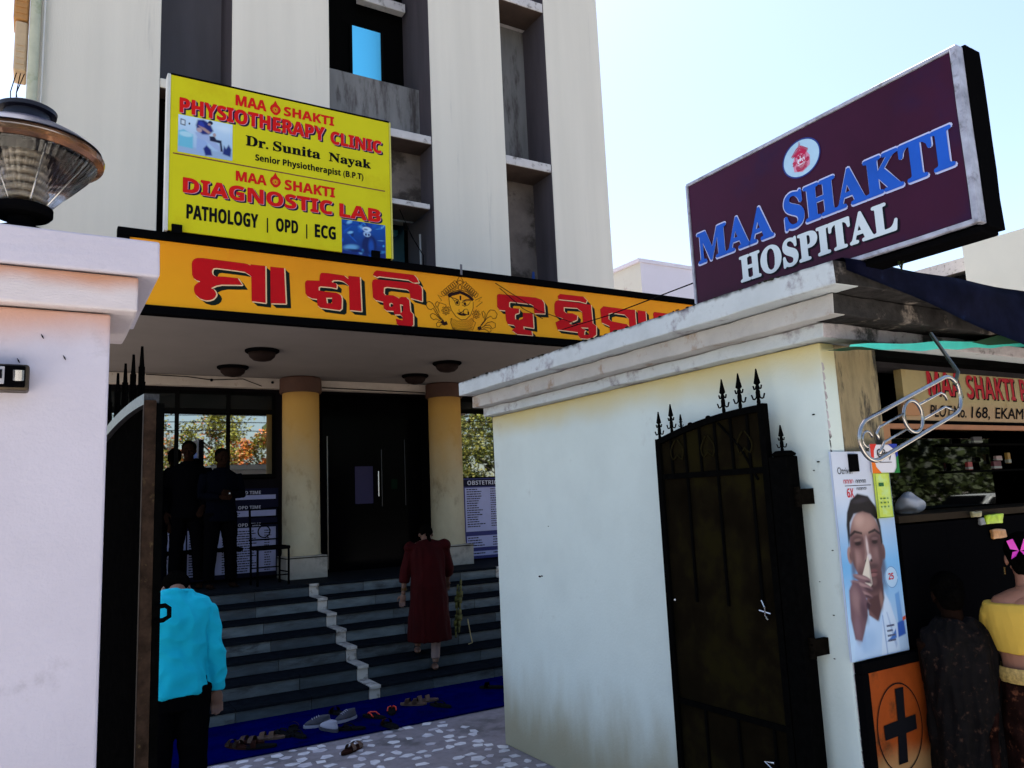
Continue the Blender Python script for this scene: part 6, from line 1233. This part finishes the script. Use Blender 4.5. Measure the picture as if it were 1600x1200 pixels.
for (x0, dz) in ((4.04, 0), (4.08, .05)):
    P = [(x0, 8.02 + .01 * k, 1.0 - .065 * k + dz) for k in range(10)]
    for k in range(9):
        a = Vector(P[k]); b = Vector(P[k + 1]); w_ = .028 + .012 * math.sin(k * 1.7 + x0)
        vs = [bm.verts.new(q) for q in (a + V(-w_, 0, 0), a + V(w_, .03, 0), b + V(w_, .03, 0), b + V(-w_, 0, 0))]; bm.faces.new(vs)
bmesh.ops.remove_doubles(bm, verts=bm.verts, dist=.001); bmesh.ops.solidify(bm, geom=bm.faces[:], thickness=.004)
o = obj('dupatta', bm, mat('olive_yellow_scarf', (.07, .07, .008), .8, var=.4, scale=20), rw.t, smooth=True)
bm = bmesh.new(); tube(bm, [(4.13, 8.0, .62), (4.16, 8.0, .45), (4.18, 8.0, .36), (4.13, 8.0, .35)], .006, 6); obj('bag_strap', bm, mat('gold_edge', (.35, .28, .12), .4), rw.t)
for k in range(3):
    bm = bmesh.new(); P = rw.M @ rw.L((-.285, .055, .90 + k * .012)); lathe(bm, [(.030, -.003), (.035, 0), (.030, .003)], P, 14, cap=False); obj('bangle', bm, mat('brass_bangle', (.5, .35, .12), .3, metal=1), rw.t)

# woman in the yellow blouse at the shop
M_sk2 = mat('warm_brown_skin', (.30, .13, .08), .5, var=.08, bump=.1, bscale=80)
sw = Human('person', 'person in a yellow blouse and dark brown patterned sari at the shop counter', (3.955, 1.98, 0), heading=-1.0, H=1.62, headp=.35, skin=M_sk2, wide=1.08,
           arms=[((-.168, 0, 1.35), (-.185, .14, 1.16), (-.10, .32, 1.12)), ((.168, 0, 1.35), (.185, .14, 1.16), (.10, .32, 1.12))])
sw.build()
M_yb = mat('yellow_blouse_cotton', (.60, .37, .06), .75, var=.06, bump=.2, bscale=300)
def blouse(bm):
    loft(bm, [((0, 0, z), a * 1.08, b * 1.06) for z, a, b in ((1.165, .165, .122), (1.22, .178, .130), (1.29, .192, .134), (1.36, .198, .126), (1.395, .192, .112))], 30)
bl = sw.cloth('blouse', M_yb, [blouse] + [(lambda a: (lambda bm: tube(bm, sw.armpts(a)[:3], [.055, .056, .052], 14)))(a) for a in sw.arms], voxel=.008, wr=.004)
# scooped neckline: shoulder skin shows above the blouse
def back_skin(bm): E(bm, (0, -.035, 1.37), (.115, .10, .075)); E(bm, (0, -.01, 1.43), (.08, .07, .06))
sw.cloth('upper_back', M_sk2, [back_skin], voxel=.007, wr=.0)
def sari_low(bm): loft(bm, [((0, 0, .02), .25, .24), ((0, 0, .3), .235, .22), ((0, 0, .6), .22, .20), ((0, 0, .85), .212, .175), ((0, 0, 1.0), .185, .15), ((0, 0, 1.04), .178, .14)], 34)
M_sari = mat('dark_brown_sari', (.012, .005, .004), .7, var=.6, scale=14, bump=.2, dirt=(.12, .04, .02), dscale=26, damt=.25)
sw.cloth('sari_skirt', M_sari, [sari_low], voxel=.013, wr=.011, wsc=7, stretch=(1.6, 1.6, .2))
bm = bmesh.new(); lathe(bm, [(.183, 1.03), (.190, 1.05), (.189, 1.08), (.181, 1.10)], (0, 0, 0), 60, cap=False)
for v in bm.verts: v.co.y *= .80
bm.transform(sw.M); obj('gold_border', bm, mat('gold_sari_border', (.42, .27, .08), .5, var=.5, scale=60), sw.t, smooth=True)
bm = bmesh.new()   # pleats passing over her left shoulder
for k in range(7):
    P = [Vector((-.17 - .006 * k, -.02 + .02 * k, 1.08)), Vector((-.20 - .008 * k, -.06 + .02 * k, 1.0)), Vector((-.24 - .01 * k, -.14 + .025 * k, .8)), Vector((-.25 - .012 * k, -.15 + .03 * k, .45))]
    tube(bm, P, [.014, .018, .02, .022], 8)
bm = fuse(bm, .011, 2); bm.transform(sw.M); obj('sari_drape', bm, M_sari, sw.t, smooth=True)
sw.hair(M_hair, 'bun')
bm = bmesh.new(); c0 = sw.hc + sw.hR.to_3x3() @ Vector((-.03, -.150, .0))
for sg in (-1, 1):
    for (dz, w_, h_) in ((.026, .038, .038), (-.022, .030, .026)):
        P = [Vector((sg * .003, 0, 0)), Vector((sg * w_ * .6, -.008, dz * 1.6 + h_ * .4)), Vector((sg * w_ * 1.3, -.004, dz * 1.8)), Vector((sg * w_, 0, dz * .3))]
        prism(bm, [c0 + p for p in P], Vector((0, .004, 0)))
bm.transform(sw.M); obj('hair_clip', bm, mat('magenta_plastic', (.62, .02, .42), .35), sw.t, label=None) if False else obj('hair_clip', bm, mat('magenta_plastic', (.62, .02, .42), .35), sw.t)
bm = bmesh.new(); c1 = sw.hc + Vector((-.09, .0, -.04)); tube(bm, [c1, c1 + V(0, 0, -.035)], .004, 6); bm.transform(sw.M); obj('earring', bm, mat('gold', (.6, .42, .15), .25, metal=1), sw.t)
# companion in a dark printed shawl
M_shawl = mat('dark_printed_shawl', (.004, .003, .003), .85, var=.5, scale=20, bump=.2, dirt=(.06, .03, .02), dscale=34, damt=.22)
dw = Human('person', 'person wrapped in a dark printed shawl standing left of the person in the yellow blouse', (3.77, 2.25, 0), heading=-.7, H=1.44, headp=.3, skin=M_shskin, wide=.85, arms=[((-.16, 0, 1.36), (-.15, .06, 1.13), (-.06, .14, 1.0)), ((.16, 0, 1.36), (.15, .06, 1.13), (.06, .14, 1.0))])
dw.build()
def shawl(bm): loft(bm, [((0, 0, .55), .18, .17), ((0, 0, .8), .18, .17), ((0, 0, 1.1), .185, .17), ((0, 0, 1.3), .19, .14), ((0, 0, 1.40), .165, .12), ((0, 0, 1.47), .09, .085)], 30)
def low(bm): loft(bm, [((0, 0, .03), .17, .17), ((0, 0, .5), .17, .16), ((0, 0, .9), .16, .14)], 30)
dw.cloth('shawl', M_shawl, [shawl], voxel=.010, wr=.020, wsc=8, stretch=(1.6, 1.6, .35))
dw.cloth('skirt', M_sari, [low], voxel=.013, wr=.010, wsc=7, stretch=(1.6, 1.6, .25)); dw.hair(M_hair, 'bun')

# ------------------------------------------------------------------ footwear at the foot of the stairs
def sole(bm, L=.26, w=.047, h=.022, z=0.):
    pts = []
    for k in range(22):
        a = k * 2 * math.pi / 22; y = math.cos(a); x = math.sin(a)
        ww = w * (1 - .18 * max(0, -y) - .22 * math.exp(-((y + .15) / .3) ** 2))
        pts.append((x * ww, y * L / 2, z))
    prism(bm, pts, Vector((0, 0, h)))
def sandal(mb, ms, two=True):
    t = thing('sandal', 'x', 'sandal', (0, 0, 0))
    bm = bmesh.new(); sole(bm); bmesh.ops.bevel(bm, geom=[e for e in bm.edges if e.calc_length() < .06], offset=.003, segments=1, affect='EDGES'); obj('sole', bm, mb, t)
    for y, s in ((.055, 1.), (-.02, .9)) if two else ((.05, 1.),):
        bm = bmesh.new(); n = 10; A = []
        for k in range(n + 1):
            a = math.pi * k / n; A.append((bm.verts.new((math.cos(a) * .048 * s, y - .02, .014 + math.sin(a) * .05)), bm.verts.new((math.cos(a) * .048 * s, y + .022, .014 + math.sin(a) * .043))))
        for a, b in zip(A, A[1:]): bm.faces.new((a[0], b[0], b[1], a[1]))
        bmesh.ops.solidify(bm, geom=bm.faces[:], thickness=.004); obj('strap', bm, ms, t, smooth=True)
    return t
def thong(mb, ms):
    t = thing('slipper', 'x', 'slipper', (0, 0, 0))
    bm = bmesh.new(); sole(bm, h=.018); obj('sole', bm, mb, t)
    for sg in (-1, 1):
        bm = bmesh.new(); tube(bm, [(0, .075, .018), (sg * .014, .055, .04), (sg * .036, .01, .04), (sg * .041, -.025, .016)], .006, 7); obj('strap', bm, ms, t, smooth=True)
    return t
def sneaker(mb, ms):
    t = thing('sneaker', 'x', 'shoe', (0, 0, 0))
    bm = bmesh.new(); sole(bm, L=.29, w=.05, h=.028); obj('sole', bm, ms, t)
    bm = bmesh.new(); loft(bm, [((0, .0, .028), .046, .138), ((0, -.005, .05), .045, .13), ((0, -.025, .075), .038, .10), ((0, -.055, .098), .031, .068), ((0, -.065, .105), .026, .058)], 22)
    bm = fuse(bm, .006, 2); obj('upper', bm, mb, t, smooth=True)
    for k in range(4):
        bm = bmesh.new(); tube(bm, [(-.022, .055 - k * .022, .078 + k * .007), (.0, .058 - k * .022, .088 + k * .008), (.022, .055 - k * .022, .078 + k * .007)], .0035, 5); obj('lace', bm, ms, t)
    return t
mB, mBr, mTan, mGy, mWh, mBlu, mRed = (mat('black_rubber', (.008, .008, .009), .6), mat('brown_leather', (.022, .008, .006), .5, var=.2), mat('tan_leather', (.08, .045, .03), .55), mat('grey_mesh', (.035, .035, .05), .8, var=.2), mat('white_rubber', (.25, .25, .32), .6), mat('light_blue_rubber', (.03, .16, .42), .5), mat('red_strap', (.55, .03, .01), .5))
SP = {'bro': sandal(mBr, mTan), 'blk': sandal(mB, mBr, False), 'thg': thong(mB, mB), 'thr': thong(mB, mRed), 'blu': thong(mBlu, mBlu), 'grs': sneaker(mGy, mWh), 'whs': sneaker(mWh, mGy), 'tan': sandal(mTan, mTan)}
FW = [('bro', 1.44, 6.93, .5, 'brown strapped sandal leftmost of the footwear, right beside the turquoise shirted person'), ('bro', 1.56, 6.98, .8, 'brown strapped sandal second from the left on the carpet'), ('blk', 1.60, 6.80, 1.2, 'black one strap sandal lying nearest the camera in the left cluster'),
      ('tan', 1.72, 7.0, 1.1, 'tan sandal between the brown sandals and the dark slippers'), ('thg', 1.84, 7.05, .2, 'black slipper at the middle left of the carpet, touching the tan sandal'), ('blk', 1.95, 7.12, -.3, 'black one strap sandal just left of the grey sneakers'), ('thg', 1.93, 6.93, .3, 'black slipper in front of the sandal left of the sneakers'),
      ('grs', 2.16, 7.10, 1.35, 'grey sneaker lying sideways, left one of the sneaker pair'), ('whs', 2.20, 6.92, .35, 'white toed sneaker pointing away beside the grey sneaker'), ('thg', 2.36, 6.82, 1.0, 'black slipper in front of the sneakers'), ('grs', 2.42, 7.12, 1.9, 'grey sneaker with white sole right of the white sneaker'), ('blk', 2.44, 7.38, .4, 'black sandal nearest the lowest step behind the sneakers'),
      ('thr', 2.66, 7.05, .5, 'black slipper with red strap, left one of the red strapped pair'), ('thr', 2.86, 7.12, -.4, 'black slipper with red strap, right one of the red strapped pair'), ('tan', 3.12, 7.22, .9, 'tan sandal at the foot of the stairs in front of the red kurta'), ('tan', 3.26, 7.26, 1.3, 'tan sandal right beside the other at the foot of the stairs'),
      ('blk', 2.66, 6.68, .2, 'black sandal at the front edge of the carpet below the red strapped slippers'), ('thg', 3.3, 7.0, .4, 'black slipper lying alone on the right half of the carpet'), ('blu', 4.10, 6.98, .3, 'light blue slipper by the booth wall, left of its pair'), ('blu', 4.26, 7.0, .1, 'light blue slipper by the booth wall, right of its pair'), ('blk', 4.02, 7.3, .9, 'black sandal in the shade behind the light blue slippers')]
used = set()
for (k, x, y, a, lab) in FW:
    o = SP[k] if k not in used else copy_tree(SP[k]); used.add(k)
    if 'gr' in k or 'wh' in k: o.scale = (.85, .85, .85)
    o.location = (x, y, .0215); o.rotation_euler = (0, 0, a); o['label'] = lab; o['group'] = 'footwear left at the foot of the stairs'
o = copy_tree(SP['bro']); o.location = (2.19, 6.30, .004); o.rotation_euler = (0, 0, -1.0); o['label'] = 'single brown sandal lying alone on the mosaic floor in front of the carpet'; o['group'] = 'footwear left at the foot of the stairs'

# ------------------------------------------------------------------ across the road behind the camera: trees, wires, a parked car (seen mirrored in the glass)
def tree(x, y, h, r, cols, label, seed, z0=.9, n=8500):
    rnd = random.Random(seed); t = thing('tree', label, 'tree', (x, y, 0), 'trees across the road mirrored in the windows')
    bm = bmesh.new(); tube(bm, [(x, y, 0), (x + .1, y, h * .3), (x - .1, y + .1, h * .55), (x, y, h * .8)], [.2, .16, .11, .05], 8)
    for k in range(7):
        a = k * .9 + seed; z = h * (.28 + .07 * k); tube(bm, [(x, y, z), (x + math.cos(a) * r * .4, y + math.sin(a) * r * .4, z + h * .12), (x + math.cos(a) * r * .75, y + math.sin(a) * r * .75, z + h * .2)], [.08, .05, .02], 6)
    obj('trunk', bm, mat('tree_bark', (.05, .04, .03), .9), t)
    cl = []
    for k in range(46):
        a = rnd.uniform(0, 6.28); u = rnd.random() ** .6; zz = rnd.uniform(-1, 1); q = math.sqrt(max(0, 1 - zz * zz * .8))
        cl.append((Vector((x + math.cos(a) * r * u * q, y + math.sin(a) * r * u * q, z0 + (h - z0) * (.5 + .5 * zz))), rnd.uniform(.35, .75) * r * .5))
    bm = bmesh.new()
    for k in range(n):
        c, cr = rnd.choice(cl); d = Vector((rnd.gauss(0, 1), rnd.gauss(0, 1), rnd.gauss(0, 1))).normalized() * cr * rnd.random() ** .4
        p = c + d; u = Vector((rnd.gauss(0, 1), rnd.gauss(0, 1), rnd.gauss(0, .6))).normalized() * rnd.uniform(.05, .12); w = u.cross(Vector((rnd.gauss(0, 1), rnd.gauss(0, 1), rnd.gauss(0, 1)))).normalized() * rnd.uniform(.03, .06)
        f = bm.faces.new([bm.verts.new(q) for q in (p - u, p + w, p + u, p - w)]); f.material_index = 0 if rnd.random() < .6 else 1
    me = bpy.data.meshes.new('crown'); bm.transform(Matrix.Translation((-x, -y, 0))); bm.to_mesh(me); bm.free()
    for c in cols: me.materials.append(c)
    o = bpy.data.objects.new('crown', me); o.parent = t; COL.objects.link(o)
lv = {n: mat('leaf_' + n, c, .6, var=.35, scale=1.2) for n, c in dict(olive=(.13, .12, .008), dark=(.035, .05, .006), orange=(.40, .09, .008), amber=(.28, .13, .01), green=(.04, .13, .01), lime=(.17, .18, .012)).items()}
T_ = [(3.2, -17.5, 6.4, 2.4, ('olive', 'dark'), 'olive tree first from the left in the mirrored row'), (5.4, -19, 6.9, 2.5, ('olive', 'orange'), 'olive and rust tree second in the mirrored row'), (7.5, -17.5, 6.6, 2.3, ('olive', 'lime'), 'broad yellow green tree in the middle of the mirrored row'),
      (9.4, -17, 5.6, 1.7, ('orange', 'amber'), 'orange leaved tree mirrored in the right pane of the left window'), (11.6, -18, 5.9, 1.6, ('green', 'dark'), 'bright green tree right of the orange one in the mirror'), (16, -19, 7.2, 3.0, ('dark', 'olive'), 'dark green tree past the bright green one across the road'),
      (20.5, -18, 8.2, 3.2, ('olive', 'dark'), 'tall olive tree mirrored in the window right of the second column'), (24.8, -18.5, 8.4, 3.2, ('lime', 'dark'), 'tall pale green tree farthest right across the road'), (-1.5, -19, 6.5, 2.6, ('dark', 'green'), 'dark green tree across the road behind the left pillar'), (30, -19, 8, 3.3, ('dark', 'olive'), 'dark tree across the road behind the parked car')]
for i, (x, y, h, r, c, lab) in enumerate(T_): tree(x, y, h, r, [lv[c[0]], lv[c[1]]], lab, i + 40)
bm = bmesh.new()
for x in range(-40, 60, 2):
    for k in range(60):
        p = Vector((x + random.uniform(-1, 1), -24 + random.uniform(-.8, .8), random.uniform(.1, 3.4))); u = Vector((random.gauss(0, 1), random.gauss(0, 1), random.gauss(0, 1))).normalized() * .22; w = u.cross(Vector((random.gauss(0, 1), 0, 1))).normalized() * .14
        bm.faces.new([bm.verts.new(q) for q in (p - u, p + w, p + u, p - w)])
for k in range(5200):  # tall leaf belt added to keep bright sky out of the shop glass
    p = Vector((random.uniform(12, 85), -28 + random.uniform(-2, 2), random.uniform(.2, 9.5) * random.uniform(.8, 1))); u = Vector((random.gauss(0, 1), random.gauss(0, 1), random.gauss(0, 1))).normalized() * random.uniform(.35, .6); w = u.cross(Vector((random.gauss(0, 1), .3, 1))).normalized() * .34
    bm.faces.new([bm.verts.new(q) for q in (p - u, p + w, p + u, p - w)])
o = obj('hedge_with_added_belt', bm, lv['dark']); o['kind'] = 'stuff'; o['label'] = 'dark undergrowth along the far side of the road with an added tree belt blocking reflected sky'
for k, (z, lab) in enumerate(((5.35, 'highest overhead wire across the road'), (5.05, 'second overhead wire from the top across the road'), (4.8, 'third overhead wire from the top across the road'), (4.5, 'lowest overhead wire across the road'))):
    bm = bmesh.new(); tube(bm, [(-30 + i * 5, -6, z + .25 * abs(math.sin((i + k * .3) * .6))) for i in range(18)], .016, 5); tag(obj('overhead_wire', bm, M_ink), lab, 'wire', 'overhead wires across the road')
def car():
    x, y = 25.4, -8.2; t = thing('parked_car', 'white hatchback parked on the road, mirrored in the shop glass', 'car', (x, y, 0))
    Mw = mat('white_car_paint', (.75, .75, .76), .3, coat=.6)
    bm = bmesh.new(); prism(bm, [(x - 1.9, y - .8, .35), (x - 1.95, y - .8, .75), (x - 1.1, y - .8, .92), (x + 1.7, y - .8, .95), (x + 1.8, y - .8, .4)], Vector((0, 1.6, 0))); bmesh.ops.bevel(bm, geom=bm.edges[:], offset=.06, segments=2, affect='EDGES'); shade_auto(obj('body', bm, Mw, t))
    bm = bmesh.new(); prism(bm, [(x - 1.15, y - .7, .93), (x - .45, y - .66, 1.43), (x + 1.2, y - .66, 1.45), (x + 1.65, y - .7, .95)], Vector((0, 1.36, 0))); bmesh.ops.bevel(bm, geom=bm.edges[:], offset=.05, segments=2, affect='EDGES'); cb = shade_auto(obj('cabin', bm, Mw, t))
    for yy in (y - .75, y + .65):
        bm = bmesh.new(); prism(bm, [(x - .95, yy, .98), (x - .42, yy, 1.36), (x + .25, yy, 1.38), (x + .25, yy, .98)], Vector((0, .11, 0))); obj('window', bm, M_darkglass, t)
        bm = bmesh.new(); prism(bm, [(x + .32, yy, .98), (x + .32, yy, 1.38), (x + 1.1, yy, 1.38), (x + 1.4, yy, 1.0)], Vector((0, .11, 0))); obj('window', bm, M_darkglass, t)
    bm = bmesh.new(); prism(bm, [(x - 1.14, y - .62, .98), (x - .55, y - .58, 1.40), (x - .55, y + .58, 1.40), (x - 1.14, y + .62, .98)], Vector((-.02, 0, .03))); obj('windscreen', bm, M_darkglass, t)
    for xx in (x - 1.2, x + 1.15):
        for yy in (y - .82, y + .62):
            bm = bmesh.new(); tube(bm, [(xx, yy, .32), (xx, yy + .2, .32)], .32, 24); w_ = obj('wheel', bm, M_black, t); bm = bmesh.new(); tube(bm, [(xx, yy - .012, .32), (xx, yy + .212, .32)], .19, 18); obj('rim', bm, M_steel, w_)
    for yy in (y - .6, y + .6):
        bm = bmesh.new(); sphere(bm, (x - 1.93, yy, .7), .05, .14, .07); obj('headlight', bm, mat('lamp_plastic', (.6, .6, .6), .1), t)
car()
